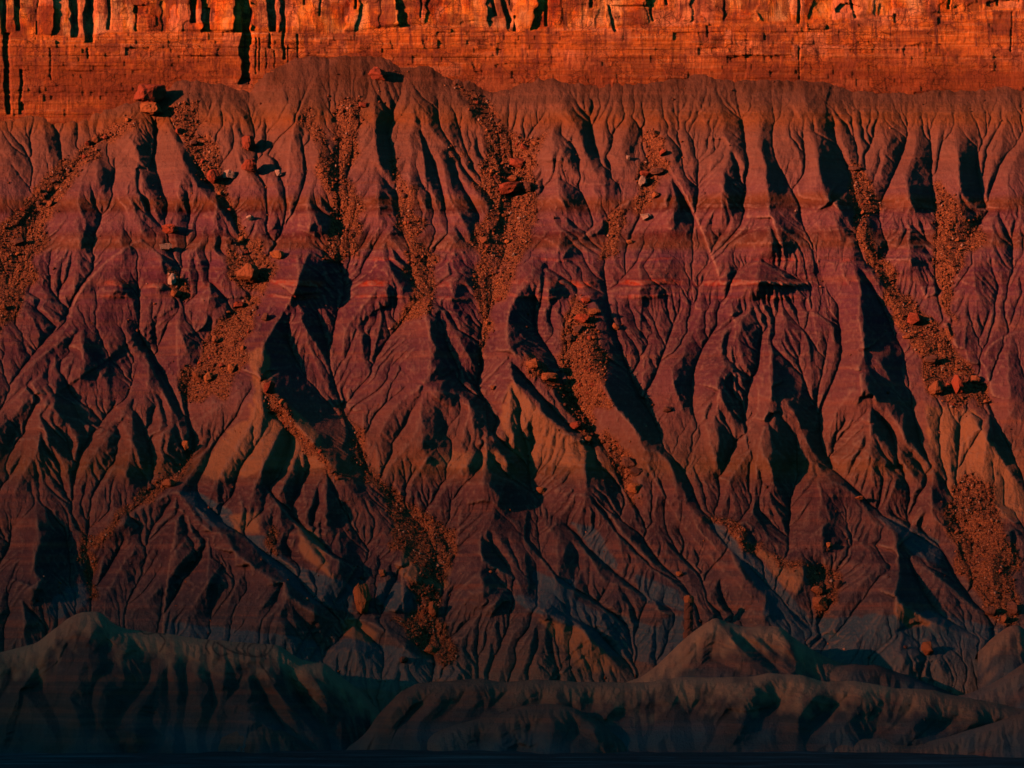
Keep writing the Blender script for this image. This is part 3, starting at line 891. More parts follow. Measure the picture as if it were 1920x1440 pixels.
tv = top[None, :] * (1 - blend) + vm * blend + rag[None, :] * np.exp(-np.abs(VV - top[None, :]) / 26)
Yb = YC - sl_ * (VV - tv)
Yb += 60 * fbm(h, w, 150, 200, 2) * np.clip((VV - 250) / 400, 0, 1) * 0.6
d = relief(RIDGES, GULLIES, U0, V0, h, w, H, 0.9, 25)
big = relief(MAIN_R, MAIN_G, U0, V0, h, w, H, 0.40, 90)
d = d + big
# triangular spur ends: apex u, apex v, base v, half width at the base
PYR = [(1023,497,540,58),(1200,490,540,60),(1425,480,530,95),(1360,487,530,42),(1443,408,455,72),(140,503,541,36),(217,517,545,34),(295,515,540,30),(390,522,560,32),
       (728,487,540,56),(845,513,560,46),(580,370,420,40),(410,350,400,32),(340,290,345,40),(265,300,350,34),(180,285,340,36),(145,395,445,36),(225,420,470,30),(300,440,490,30),
       (560,470,535,46),(705,330,385,34),(770,300,350,28),(1040,235,300,44),(1050,320,375,44),(1045,425,470,40),(1130,290,345,30),(1260,330,400,36),(1355,320,385,38),(1430,250,330,30),(1530,270,340,36),
       (1625,400,455,42),(1700,300,370,42),(1705,420,480,40),(1795,265,340,34),(1800,350,410,36),(1860,380,450,34),(1385,595,680,34),(1445,640,720,30),(1450,730,850,48),(1342,742,830,34),(1610,655,730,50),(1632,745,860,72),
       (275,635,720,30),(205,610,700,38),(152,607,690,46),(105,665,760,50),(75,735,830,44),(245,755,850,44),(238,790,880,40),(300,745,820,26),(490,720,880,80),(450,860,940,34),(525,870,950,30),(570,860,940,32),(610,880,960,30),
       (805,590,690,52),(795,725,830,60),(870,780,870,48),(905,832,905,58),(960,715,820,44),(1095,840,930,60),(1050,978,1080,46),(900,1000,1080,48),(905,1045,1110,56),(1205,850,930,50),(1390,970,1060,40),(1430,1110,1150,34),
       (65,1000,1100,40),(45,1098,1170,44),(390,995,1090,60),(530,1095,1170,50),(640,990,1060,34),(330,930,1020,60),(755,1065,1140,44),(665,1160,1220,56),(1680,1035,1140,60),(1690,1150,1230,60),(1540,905,1000,56),(1860,1010,1090,40),(1750,860,950,36),(1690,760,840,34),(1850,760,850,34),(1890,620,720,36)]
pyr = np.zeros((h, w))
wob = 5 * fbm(h, w, 16, 16, 3)
for (pu, pv, pb, hw_) in PYR:
    i0, i1 = max(0, int((pv - 20 - V0) / H)), min(h, int((pb + (pb - pv) * .8 - V0) / H)); j0, j1 = int((pu - hw_ * 1.7 - U0) / H), int((pu + hw_ * 1.7 - U0) / H)
    Ux = UU[i0:i1, j0:j1] + wob[i0:i1, j0:j1]; Vx = VV[i0:i1, j0:j1] + .6 * wob[i0:i1, j0:j1]
    sl2 = hw_ / (pb - pv)
    t_ = np.clip(Vx - pv, 0, pb - pv) * sl2
    f_ = np.clip(1 - (Vx - pb) / ((pb - pv) * .7), 0, 1)
    pyr[i0:i1, j0:j1] = np.maximum(pyr[i0:i1, j0:j1], np.clip(t_ - np.abs(Ux - pu), 0, None) * f_ * .66)
amp = np.interp(VV, [0, 170, 260, 500, 1470], [0.25, 0.4, 0.8, 1.0, 1.1])
rub = np.zeros((h, w))
jx, jy = 14 * fbm(h, w, 16, 12, 3), 10 * fbm(h, w, 16, 12, 3)
for p in RUBBLE: rub = np.maximum(rub, poly_mask(UU + jx, VV + jy, p).astype(float))
rub = blur(rub, 14)
rub = np.clip(rub * (1.35 + 0.55 * fbm(h, w, 22, 14, 3)), 0, 1)
d = d + blur(pyr / H, 1) * 1.0
Y = Yb / H - d * amp + 3.0 * blur(rub, 6)
YB0 = Y.copy()
Y += 2.2 * fbm(h, w, 26, 20, 4) + 0.45 * fbm(h, w, 5, 3, 2)
mlim = np.clip(0.42 + 0.25 * vnoise(h, w, 40, 40), .16, 1.0)
mfree = (1 - 0.8 * rub) * np.clip(0.75 + 1.0 * vnoise(h, w, 60, 45), .08, 1.5) * np.clip((VV - tv - 6) / 110, .10, 1)
Y, A = erode(Y, YB0, 9, 0.042, mlim * .9, mfree)
# refine: finer grid, then a second generation of small rills
def upsample(a, hh, ww):
    y = np.linspace(0, a.shape[0] - 1, hh); x = np.linspace(0, a.shape[1] - 1, ww)
    yi = np.minimum(y.astype(int), a.shape[0] - 2); xi = np.minimum(x.astype(int), a.shape[1] - 2)
    fy = (y - yi)[:, None]; fx = x - xi
    t = a[yi][:, xi] * (1 - fx) + a[yi][:, xi + 1] * fx
    b = a[yi + 1][:, xi] * (1 - fx) + a[yi + 1][:, xi + 1] * fx
    return t * (1 - fy) + b * fy


FINE = 1.25
w2 = int((U1 - U0) / FINE); h2_ = int((V1 - V0) / FINE)
Y = upsample(Y, h2_, w2) * (H / FINE); d = upsample(d, h2_, w2); rub = upsample(rub, h2_, w2); tv = upsample(tv, h2_, w2); mfree = upsample(mfree, h2_, w2)
H = FINE; w, h = w2, h2_
ug = U0 + np.arange(w) * H; vg = V0 + np.arange(h) * H
UU, VV = np.meshgrid(ug, vg)
YB1 = Y.copy()
Y = Y + 0.8 * fbm(h, w, 9, 6, 3)
Y, A = erode(Y, YB1, 5, 0.10, np.clip(0.5 + 0.3 * vnoise(h, w, 50, 50), .2, 1.0), mfree, thr=1.2, cap=9, D=0.01)
ch = np.clip(np.log(np.maximum(A, 1) / 60), 0, 3)
Y += 0.8 * ch * (1 - .5 * rub) * np.clip((VV - tv - 20) / 80, 0, 1)
# hard beds stand out as small ledges where the ground is a ridge
ridge_ness = np.clip(0.5 + d / 12, 0, 1)
zz = VV + 1.5 * fbm(h, w, 60, 60, 2) * 2
led = np.zeros((h, w)); jag = 2.2 * fbm(h, w, 14, 22, 3)
ledge = np.zeros((h, w))
for v_, th, am in ((531, 5, 2.2), (556, 3, 1.0), (487, 3, .8), (385, 4, 1.1), (222, 6, 1.2), (208, 3, .8), (293, 3, .7), (345, 3, .7), (430, 3, .8), (862, 5, 1.1), (640, 3, .4), (735, 3, .4)):
    q_ = np.exp(-((zz + jag - v_) / th) ** 4) * np.clip(0.75 + 1.1 * fbm(h, w, 30, 60, 3), 0.0, 1.3)
    led += 1.6 * am * q_
    if v_ in (531, 556, 487): ledge = np.maximum(ledge, q_ * (1.0 if v_ == 531 else .5))
for _ in range(16):
    v_ = rng.uniform(200, 900)
    led += 0.35 * np.exp(-((zz - v_) / 2.2) ** 2) * np.clip(0.4 + fbm(h, w, 30, 80, 2), 0, 1)
Y -= led * ridge_ness * (1 - rub)
ledge = np.clip(ledge * np.clip(ridge_ness * 1.8 - .35, 0, 1) * (1 - rub), 0, 1) * np.clip((1640 - UU) / 60, 0, 1)
# lumpy rubble
Y -= rub * (1.1 * np.abs(fbm(h, w, 6, 6, 3)) + 1.6 * fbm(h, w, 20, 16, 2))
Y -= 0.22 * fbm(h, w, 4, 3, 2)
YP = Y * H


def attr_masks(polys, U, V, soft=3, jag=6):
    j = jag * fbm(*U.shape, 10, 10, 3)
    m = np.zeros(U.shape)
    for p in polys: m = np.maximum(m, poly_mask(U + j, V + 0.5 * j, p).astype(float))
    return blur(m, soft)


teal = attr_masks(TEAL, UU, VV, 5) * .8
tanm = attr_masks(TAN, UU, VV, 8) * 0.9
olive = np.clip((VV - 1200) / 120, 0, 1) * 0.5
P = ray_point(UU, VV, YP * S)
_b = blur(Y, 14)
crest = np.clip((_b - Y) * 0.7 + 0.12 * fbm(h, w, 20, 14, 3), 0, 1) * (1 - rub) * np.clip((VV - 250) / 150, .3, 1)
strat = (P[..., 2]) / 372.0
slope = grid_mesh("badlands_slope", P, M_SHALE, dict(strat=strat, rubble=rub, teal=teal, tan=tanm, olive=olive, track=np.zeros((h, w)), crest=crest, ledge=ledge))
slope["kind"] = "structure"


def depth_at(u, v):
    i = np.clip((np.asarray(v) - V0) / H, 0, h - 1).astype(int); j = np.clip((np.asarray(u) - U0) / H, 0, w - 1).astype(int)
    return YP[i, j]


# ------------------------------------------------------------------ the sandstone cliff above it
def make_cliff():
    Hc = 1.6
    c0, c1 = -140.0, 236.0
    wc = int((U1 - U0) / Hc); hc = int((c1 - c0) / Hc)
    u = U0 + np.arange(wc) * Hc; v = c0 + np.arange(hc) * Hc
    U, V = np.meshgrid(u, v)
    edge = np.interp(u, [-300, 0, 120, 240, 460, 640, 800, 1000, 1160, 1280, 1500, 1650, 1920, 2220], [66, 62, 66, 58, 58, 60, 42, 54, 48, 40, 38, 30, 14, 8])
    D = np.zeros((hc, wc))                              # towards the viewer, px
    D += 10 * vnoise(hc, wc, 400, 150) + 5 * vnoise(hc, wc, 200, 40)
    D += 1.6 * fbm(hc, wc, 24, 30, 3)
    # the whole face leans back a little
    D += (V - 150) * 0.22
    mass = 1 / (1 + np.exp((V - edge[None]) / 2.0))
    # thin bedding below
    r = np.random.default_rng(3)
    beds = np.zeros(hc); lvl = 0
    y = 0
    while y < hc:
        n = int(r.integers(2, 6)); beds[y:y + n] = r.normal(0, .9); y += n
    bx = beds[np.clip((np.arange(hc)[:, None] + 2.0 * vnoise(hc, wc, 300, 160)).astype(int), 0, hc - 1)]
    D += bx * (1 - mass) * (0.9 + 0.8 * vnoise(hc, wc, 12, 60))
    # joint blocks: cells of differing protrusion
    for (cw, ch, am) in ((26, 9, 1.7), (9, 5, 0.9)):
        nr = hc // ch + 2
        xj = np.zeros((hc, wc))
        for k in range(nr):
            a, b = k * ch, min(hc, (k + 1) * ch)
            if a >= hc: break
            xe = np.cumsum(r.uniform(.4, 1.7, wc // cw * 3) * cw)
            xe = xe[xe < wc]
            val = r.normal(0, am, len(xe) + 1)
            xj[a:b] = val[np.searchsorted(xe, np.arange(wc) + 1.5 * r.normal())]
        D += xj * (1 - mass) * (vnoise(hc, wc, 20, 60) > 0.0)
    # massive upper tier: tall slabs between joints, spalled faces
    xe = np.cumsum(r.uniform(10, 46, 400)); xe = xe[xe < wc]
    warp = 7 * vnoise(hc, wc, 30, 30) + 3 * vnoise(hc, wc, 8, 10)
    sid = np.searchsorted(xe, np.arange(wc)[None] + warp)
    sv = r.normal(0, 5.0, len(xe) + 2); st = r.normal(0.05, 0.32, len(xe) + 2)
    xc = np.concatenate([[0], xe, [wc]])
    slab = sv[sid] + st[sid] * (np.arange(wc)[None] - xc[np.clip(sid, 0, len(xc) - 1)])
    lefty = np.interp(U, [0, 900, 1250, 2220], [1, 1, .45, .35])
    D += mass * (slab * lefty + 5)
    yy = np.cumsum(r.uniform(8, 26, 60))
    for q in range(260):                                # spalled plates
        cx, cy = r.uniform(0, wc), r.uniform(0, 130)
        rx, ry = r.uniform(5, 26), r.uniform(4, 22)
        jag = 0.35 * vnoise(hc, wc, 7, 7) if q % 20 == 0 else jag
        e = (np.abs((U - u[int(cx)]) / Hc / rx) ** 2.4 + np.abs((V - v[0]) / Hc - cy) ** 2.4 / ry ** 2.4) + jag
        D += np.where(e < 1, r.normal(0, 1.7), 0) * mass
    jw = 1.9 * fbm(hc, wc, 16, 12, 3); jv = 0.16 * fbm(hc, wc, 14, 14, 2)
    # named joints and recesses (u, v top, v bottom, width, depth, lean)
    for (x, a, b, wd, dp, ln) in ((34, -140, 57, 8, 22, 0), (12, 60, 214, 10, 20, .03), (40, 130, 214, 7, 10, 0), (136, -140, 70, 13, 26, .03), (168, -140, 80, 17, 30, 0),
                                  (364, -140, 43, 9, 24, 0), (390, 15, 54, 8, 18, 0), (462, -140, 158, 17, 34, 0), (498, -140, 60, 15, 26, .08), (531, 0, 112, 5, 12, 0.02), (508, 62, 92, 5, 10, 0),
                                  (480, 70, 140, 3, 8, 0), (487, 70, 135, 3, 7, 0), (500, 90, 130, 2.5, 6, 0), (515, 95, 128, 2.5, 6, 0), (540, 85, 120, 2.5, 6, 0), (559, 64, 120, 3, 7, 0),
                                  (95, 90, 150, 3, 6, 0), (163, 90, 110, 4, 8, 0), (667, -140, 18, 4, 12, 0), (922, -60, 60, 12, 20, .35), (966, 28, 60, 5, 13, 0), (1020, -140, 50, 5, 14, 0.02),
                                  (1498, -140, 45, 4, 14, 0), (1358, -140, 22, 3, 9, 0), (1680, 26, 44, 4, 9, 0), (1327, 48, 70, 4, 8, 0), (1498, 85, 150, 3, 7, .02), (1900, 20, 98, 3, 7, -.06),
                                  (1400, 60, 130, 2, 5, 0), (880, -140, 30, 7, 16, .3), (1108, -140, 14, 5, 14, 0), (1140, 10, 60, 6, 10, .3), (205, -60, 56, 5, 12, 0), (255, 10, 60, 4, 10, 0),
                                  (300, -140, 0, 6, 14, 0), (1210, -40, 40, 5, 9, .2), (1250, -100, 10, 5, 12, 0), (1585, -60, 34, 5, 9, .2), (1780, -100, 18, 5, 10, 0), (1860, -100, 12, 4, 9, .1),
                                  (6, -140, 60, 8, 16, 0), (70, -60, 66, 3, 8, .0), (790, -140, 34, 4, 8, 0), (745, -140, 20, 5, 9, 0), (600, -80, 30, 4, 8, 0), (570, -100, 10, 5, 10, 0)):
        xx = x + ln * (V - a)
        g = np.clip(1.25 - np.abs(U + jw - xx) / (wd * (0.5 + jv)), 0, 1) ** 0.5 * ((V > a) & (V < b))
        D -= 0.62 * dp * g
    # shallow arch scar and overhanging ledges
    for (x, y, rx, ry, dp) in ((1735, 97, 42, 17, 4), (1405, 112, 36, 10, 3), (985, 124, 60, 6, 4), (1470, 108, 26, 6, 3), (760, 128, 50, 8, 3), (265, 20, 16, 12, 8), (1590, 18, 26, 12, 9), (1180, -10, 36, 40, -9), (1780, 175, 60, 6, 3), (640, 100, 60, 3, 2), (1880, 8, 30, 9, 8)):
        e = ((U - x) / rx) ** 2 + ((V - y) / ry) ** 2 + 0.3 * vnoise(hc, wc, 5, 6)
        D -= dp * ((e < 1) & (V < y + ry * .5))
    led = 1 / (1 + np.exp((edge[None] + 4 - V) / 1.0))
    D += 4.0 * led                                     # a bench under the massive tier
    D += 3.0 / (1 + np.exp(-(V - 128 - 3 * vnoise(hc, wc, 200, 50)) / 1.0))
    D += 0.5 * fbm(hc, wc, 4, 6, 2)
    vary = np.full((hc, wc), .42)
    for q in range(420):                                # patches of varnish and of fresh rock, squared off by the joints
        cx, cy = r.uniform(0, wc), r.uniform(40, hc); rx = r.uniform(4, 34); ry = r.uniform(3, 15)
        a0, a1, b0, b1 = int(max(cy - ry, 0)), int(min(cy + ry, hc)), int(max(cx - rx, 0)), int(min(cx + rx, wc))
        vary[a0:a1, b0:b1] += r.normal(0.05, .27)
    for q in range(150):                                # slabs of the massive tier
        cx, cy = r.uniform(0, wc), r.uniform(30, 125); rx = r.uniform(5, 22); ry = r.uniform(8, 40)
        e = ((U - u[int(cx)]) / Hc / rx) ** 4 + ((V - v[0]) / Hc - cy) ** 4 / ry ** 4 + .5 * jw / 3.2
        vary = np.where((e < 1) & (mass > .5), vary + r.normal(0.04, .42), vary)
    wi = np.clip(np.arange(hc)[:, None] + jw * .5, 0, hc - 1).astype(int); wj = np.clip(np.arange(wc)[None] + jw, 0, wc - 1).astype(int)
    vary = np.clip(blur(vary[wi, wj], 1), 0, 1)
    low = np.clip((V - np.interp(U, [0, 500, 640, 1920], [62, 70, 60, 70])) / 75, 0, 1) * np.clip(.85 + .35 * vnoise(hc, wc, 30, 60), 0, 1)
    Pc = ray_point(U, V, (YC + 6 - D) * S)
    o = grid_mesh("cliff", Pc, M_CLIFF, dict(massive=mass, low=low, vary=vary))
    o["kind"] = "structure"
    # flat mesa top behind the rim
    rim = Pc[0]
    rows = [rim - np.array([0, 0, .02])]
    for dy in (30, 80, 200, 500, 1200):
        q = rim.copy(); q[:, 1] = rim[:, 1].mean() + dy; q[:, 2] = rim[:, 2].mean() + 2 + 3 * np.sin(q[:, 0] * .02 + dy)
        rows.append(q)
    R = np.stack(rows[::-1])
    m = grid_mesh("mesa_top", R, M_CLIFF, dict(massive=np.ones(R.shape[:2]), low=np.zeros(R.shape[:2])))
    m["kind"] = "structure"


make_cliff()


# ------------------------------------------------------------------ lower hills standing in front of the slope
def make_hill(crest, Yc, ridges, gullies, depth=260, g=1.15, rnd=40, k=0.8, olive_fn=None, teal_v=None, tracks=(), seed=1, oliv=1.0):
    crest = np.asarray(crest, float)
    Hh = 1.6
    ua, ub = crest[0, 0], crest[-1, 0]
    ww = int((ub - ua) / Hh); hh = int(depth / Hh)
    u = ua + np.arange(ww) * Hh
    tp = np.interp(u, crest[:, 0], crest[:, 1])
    tp = np.convolve(np.pad(tp, 5, mode='edge'), np.ones(11) / 11, 'valid')
    tp = tp + 0.8 * vnoise(1, ww, 2, 12)[0]
    topfn = lambda x: np.interp(x, u, tp)
    vv = np.arange(hh) * Hh
    W = vv[:, None] + np.zeros((1, ww))
    U = u[None, :] + 0 * W
    d = relief(ridges, gullies, ua, 0, hh, ww, Hh, k * 1.25, 30, topfn, 0.001)
    fade = 1 - np.exp(-W / 16)
    Yf = -(g * W) - rnd * (1 - np.exp(-W / 7))
    Yh = (Yc / S + Yf) / Hh - d * fade * 1.15
    Yh0 = Yh.copy()
    Yh += fade * .5 * fbm(hh, ww, 7, 5, 3)
    Yh += fade * (2.0 * fbm(hh, ww, 24, 18, 3) + 0.4 * fbm(hh, ww, 5, 3, 2))
    ml = np.clip(0.42 + 0.2 * vnoise(hh, ww, 30, 30), .2, 1.0)
    Yh, A = erode(Yh, Yh0, 12, 0.09, ml, fade, thr=1.3)
    Vv = tp[None] + W
    Pf = ray_point(U, Vv, Yh * Hh * S)
    cr = Pf[0]
    rows = []
    for j in range(14, 0, -1):
        q = cr.copy(); q[:, 1] += 1.2 * j ** 1.6; q[:, 2] -= 0.22 * j ** 1.95
        rows.append(q)
    Pa = np.concatenate([np.stack(rows), Pf])
    n = len(rows)
    full = lambda a: np.concatenate([np.repeat(a[:1], n, 0), a])
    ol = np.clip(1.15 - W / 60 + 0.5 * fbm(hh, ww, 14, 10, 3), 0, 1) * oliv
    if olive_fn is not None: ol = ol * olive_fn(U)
    tr = np.zeros((hh, ww))
    for t in tracks:
        s = sample_line(t, 1.0)
        for x, y in s:
            i = int((y - topfn(x)) / Hh); j = int((x - ua) / Hh)
            if 0 <= i < hh and 0 <= j < ww: tr[i, j] = 1
    tr = np.clip(blur(tr, 1) * 2.4, 0, .85)
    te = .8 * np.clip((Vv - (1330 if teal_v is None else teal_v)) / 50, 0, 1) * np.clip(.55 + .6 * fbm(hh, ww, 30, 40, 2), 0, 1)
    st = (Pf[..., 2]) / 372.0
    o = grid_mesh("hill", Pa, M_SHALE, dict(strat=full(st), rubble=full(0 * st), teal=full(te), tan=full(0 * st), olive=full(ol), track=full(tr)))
    o["kind"] = "structure"
    return U, Vv, Yh * Hh


F1_R = [L('C1',300,700,250,800,120,990,10,1130), L('C1',560,620,400,880,350,970,440,1070), L('C1',740,840,650,920,560,1040,550,1200),
        L('C1',900,840,870,980,740,1120,660,1200), L('C1',1130,850,1110,920,1170,1000,1060,1170), L('C1',1290,820,1200,930,1280,1000,1240,1150),
        L('C1',1470,850,1380,960,1290,1080,1220,1160), L('C1',1480,860,1550,1000,1640,1100,1800,1280), L('C1',1010,800,970,900,1000,1010),
        L('C1',740,700,640,800,520,900), L('C1',350,970,420,1120,500,1280), L('C1',120,1000,220,1120,330,1300), L('C1',1700,850,1780,960,1880,1120), L('C1',500,1330,700,1230,860,1300),
        L('C1',1300,1150,1500,1200,1650,1330)]
F1_G = [L('C1',60,850,60,950,0,1040), L('C1',210,870,240,1000,330,1180,360,1330), L('C1',640,850,540,960,520,1060,540,1220), L('C1',450,780,380,900,330,1000),
        L('C1',850,820,830,960,700,1080,620,1200), L('C1',900,900,880,1000,850,1150), L('C1',1040,860,1050,1000,1040,1180), L('C1',1180,900,1200,1060,1180,1180),
        L('C1',1380,900,1330,980,1260,1080), L('C1',1420,930,1500,1020,1510,1070,1600,1200), L('C1',1600,880,1700,1040,1850,1240), L('C1',950,840,940,960,960,1100)]
TRK = [L('C1',790,665,820,690,880,680,930,690), L('C1',900,690,930,730,900,790), L('C1',1210,730,1200,770,1240,810,1290,800), L('C1',1220,735,1290,780,1350,800,1440,820),
       L('C1',1380,740,1370,780,1420,815,1490,810,1530,770,1540,740), L('C1',1440,735,1400,760,1400,800,1460,815,1500,770,1490,735),
       L('C1',1350,740,1330,775,1370,800), L('C1',1460,850,1500,900,1540,960), L('C1',1180,720,1160,760,1180,800)]
h1 = make_hill(L('C1',-700,880,-300,820,0,790,200,740,380,600,450,565,560,560,640,630,700,655,900,680,1150,715,1400,735,1560,745,1700,835,1830,850,1910,920,2020,1000,2150,1140,2300,1300),
               16, F1_R, F1_G, 330, tracks=TRK, oliv=.95)
F4_R = [L('C3',190,590,60,740,-60,860), L('C3',190,600,280,720,380,820,500,900), L('C3',550,650,640,760,700,860), L('C3',60,790,-60,900),
        L('C3',340,650,460,760,620,880), L('C3',880,850,960,900,1060,940)]
F4_G = [L('C3',280,660,400,740,520,860,600,910), L('C3',80,740,180,830,320,900), L('C3',760,800,800,900), L('C3',0,800,-60,840), L('C3',430,690,540,800)]
h4 = make_hill(L('C2',1500,1000,1700,920,1790,850,1860,780,1920,722) + L('C3',100,640,190,592,240,615,340,645,450,640,550,645,640,720,760,790,880,850,1000,858,1100,862,1280,925,1500,1010,1700,1100),
               44, F4_R, F4_G, 130, olive_fn=lambda U: np.clip(1.2 - (U - 1480) / 120, 0, 1), teal_v=1240)
F2_R = [L('C2',440,965,300,1110,190,1250), L('C2',620,955,520,1080,430,1180), L('C2',800,945,700,1060,560,1200), L('C2',1080,950,960,1040,820,1140),
        L('C2',1320,960,1200,1030,1100,1100), L('C2',1600,1060,1500,1140,1460,1220,1520,1340), L('C2',1700,970,1620,1060), L('C2',1860,1000,1760,1100),
        L('C3',480,915,330,1050,200,1120), L('C3',800,960,700,1090,600,1220), L('C3',1060,980,900,1120,760,1240), L('C3',1400,1080,1280,1200,1180,1290), L('C3',1700,1090,1500,1230,1340,1340),
        L('C3',250,1130,340,1200,460,1290), L('C3',1240,1080,1160,1180), L('C3',1880,1130,1760,1250,1640,1330)]
F2_G = [L('C2',520,1000,420,1110,330,1220), L('C2',700,1000,640,1090,500,1210), L('C2',940,1000,860,1080,760,1150), L('C2',1230,990,1100,1060),
        L('C2',1320,960,1360,1020,1480,1060,1560,1060), L('C2',1600,1050,1580,1140,1460,1210,1520,1300), L('C2',1780,1030,1700,1130), L('C3',150,1000,60,1100,20,1200),
        L('C3',600,1020,480,1130,420,1250), L('C3',930,1030,800,1150,700,1260), L('C3',1240,1100,1100,1220,1000,1300), L('C3',1560,1140,1420,1240), L('C3',1820,1150,1700,1230,1480,1340,1300,1400)]
h2 = make_hill(L('C2',0,1330,90,1290,150,1230,200,1150,330,1010,440,960,600,950,780,935,900,960,1080,940,1320,955,1700,960,1800,945,1920,930)
               + L('C3',200,930,400,925,480,905,680,920,790,955,960,950,1060,965,1200,990,1400,1000,1560,1040,1750,1070,1860,1100,1920,1105,2300,1160,2700,1200),
               -22, F2_R, F2_G, 190, olive_fn=lambda U: np.interp(U, [640, 900, 1100, 1250, 1650, 1750, 2000], [.15, .3, .6, 1, 1, .5, .3]), rnd=30)
F3_R = [L('C2',740,1175,600,1240,480,1330), L('C2',1000,1100,900,1180,860,1300), L('C2',1150,1090,1200,1200,1180,1300), L('C2',1450,1130,1440,1220,1300,1320)]
F3_G = [L('C2',870,1160,780,1250,700,1330), L('C2',1080,1150,1040,1280), L('C2',1300,1130,1330,1230,1280,1330), L('C2',700,1250,900,1310,1100,1380)]
h3 = make_hill(L('C2',200,1420,400,1330,500,1250,640,1195,740,1168,860,1150,1000,1092,1150,1078,1250,1085,1330,1110,1450,1180,1560,1260,1700,1340,1900,1400),
               -50, F3_R, F3_G, 110, teal_v=1345, oliv=.2, rnd=24)
h5 = make_hill(L('C3',300,1420,480,1370,700,1345,900,1290,1100,1270,1300,1310,1500,1260,1700,1200,1920,1130,2200,1100,2600,1080),
               -55, [L('C3',1500,1270,1400,1350), L('C3',1800,1180,1640,1290)], [L('C3',1650,1250,1500,1350), L('C3',1100,1300,1150,1380)], 100, teal_v=1330, oliv=.3, rnd=24)
h6 = make_hill(L('C3',1450,1060,1600,1020,1700,985,1800,930,1920,850,2100,780,2400,760), 24, [L('C3',1920,880,1780,980)], [L('C3',1920,960,1800,1010)], 110, teal_v=1240, oliv=.3)
h7 = make_hill(L('C3',1660,790,1740,710,1800,665,1850,632,1900,640,1960,690,2060,760,2200,860), 56, [L('C3',1850,640,1780,720)], [L('C3',1890,680,1880,760)], 120, teal_v=1215, oliv=.6)
h8 = make_hill(L('C1',600,1390,660,1300,740,1235,860,1240,1000,1290,1200,1270,1330,1210,1480,1180,1600,1230,1760,1330,1900,1400),
               -36, [L('C1',740,1240,620,1330), L('C1',1480,1190,1380,1290)], [L('C1',900,1270,860,1350), L('C1',1200,1290,1160,1350)], 100, teal_v=1350, oliv=.1, rnd=24)

# ------------------------------------------------------------------ the flat in front
gx = np.concatenate([np.linspace(-9000, -700, 40), np.linspace(-690, 690, 500), np.linspace(700, 9000, 40)])
gy = np.concatenate([np.linspace(-14000, -500, 60), np.linspace(-490, 120, 240), np.linspace(140, 1500, 10)])
GX, GY = np.meshgrid(gx, gy[::-1])
GZ = 0.9 * fbm(len(gy), len(gx), 26, 26, 3) * (np.abs(GX) < 1200) + 0.25 * fbm(len(gy), len(gx), 5, 5, 2)
GZ -= 60.0 * (GY < -1500) * np.clip((-1500 - GY) / 6000, 0, 1) * 0
GZ += 2.6 * np.maximum(fbm(len(gy), len(gx), 9, 60, 2), -.2) * (GY > -260) * (GY < 60) * (np.abs(GX) < 690)
ground = grid_mesh("ground", np.stack([GX, GY, GZ], -1), M_GROUND)
ground["kind"] = "structure"

# ------------------------------------------------------------------ unseen far block added to cut off the low sun: shades the valley floor
DIST = 16000.0
SHADE_Z = 138.0
sx, sy = SUNV.x / math.cos(SUN_EL), SUNV.y / math.cos(SUN_EL)
n_ = 160
tt = np.linspace(-9000, 9000, n_)
ridge_z = SHADE_Z + DIST * math.tan(SUN_EL) + 14 * vnoise(1, n_, 2, 6)[0]
rows = []
for off, fz in ((1400, 0), (900, .45), (500, .8), (380, 1), (0, 1.0), (-120, .78), (-600, .4), (-1300, 0)):
    X = (DIST + off) * sx - tt * sy; Yy = (DIST + off) * sy + tt * sx
    rows.append(np.stack([X, Yy, ridge_z * fz - (3 if fz == 0 else 0)], -1))
far = grid_mesh("sun_blocker", np.stack(rows), M_CLIFF, dict(massive=np.zeros((8, n_)), low=np.ones((8, n_))), flip=True)
far["kind"] = "structure"

#BOULDERS
# ------------------------------------------------------------------ boulders and rubble
def tag(o, label, cat, group=None):
    o["label"] = label; o["category"] = cat
    if group: o["group"] = group


def hull_mesh(name, seed, sx, sy, sz, mat, n=26, power=3.2, detail=1):
    """angular boulder: hull of points on a squared-off ellipsoid, edges chipped, faces roughened"""
    r = random.Random(seed)
    bm = bmesh.new()
    for _ in range(n):
        a = Vector((r.gauss(0, 1), r.gauss(0, 1), r.gauss(0, 1))).normalized()
        k = (abs(a.x) ** power + abs(a.y) ** power + abs(a.z) ** power) ** (-1 / power)
        a = a * k * r.uniform(.80, 1.04)
        bm.verts.new(a)
    res = bmesh.ops.convex_hull(bm, input=bm.verts)
    junk = [g for g in res.get("geom_interior", []) if isinstance(g, bmesh.types.BMVert)]
    junk += [v for v in bm.verts if not v.link_faces]
    bmesh.ops.delete(bm, geom=list(set(junk)), context='VERTS')
    if detail:
        bmesh.ops.bevel(bm, geom=list(bm.edges), offset=0.07, segments=1, affect='EDGES', clamp_overlap=True)
        bmesh.ops.triangulate(bm, faces=bm.faces)
        for _ in range(detail):
            bmesh.ops.subdivide_edges(bm, edges=bm.edges, cuts=1, use_grid_fill=True)
        ph = [r.uniform(0, 6.28) for _ in range(6)]
        for v in bm.verts:
            c = v.co
            f = .035 * math.sin(5 * c.x + ph[0] + 3 * c.z) + .03 * math.sin(7 * c.y + ph[1] + 4 * c.x) + .035 * math.sin(11 * c.z + ph[2]) + .02 * math.sin(17 * c.x + 13 * c.y + ph[3])
            v.co = c * (1 + f + r.uniform(-.02, .02))
    for v in bm.verts:
        v.co = Vector((v.co.x * sx, v.co.y * sy, v.co.z * sz))
    me = bpy.data.meshes.new(name)
    bm.to_mesh(me); bm.free()
    me.materials.append(M_ROCK[mat])
    return me


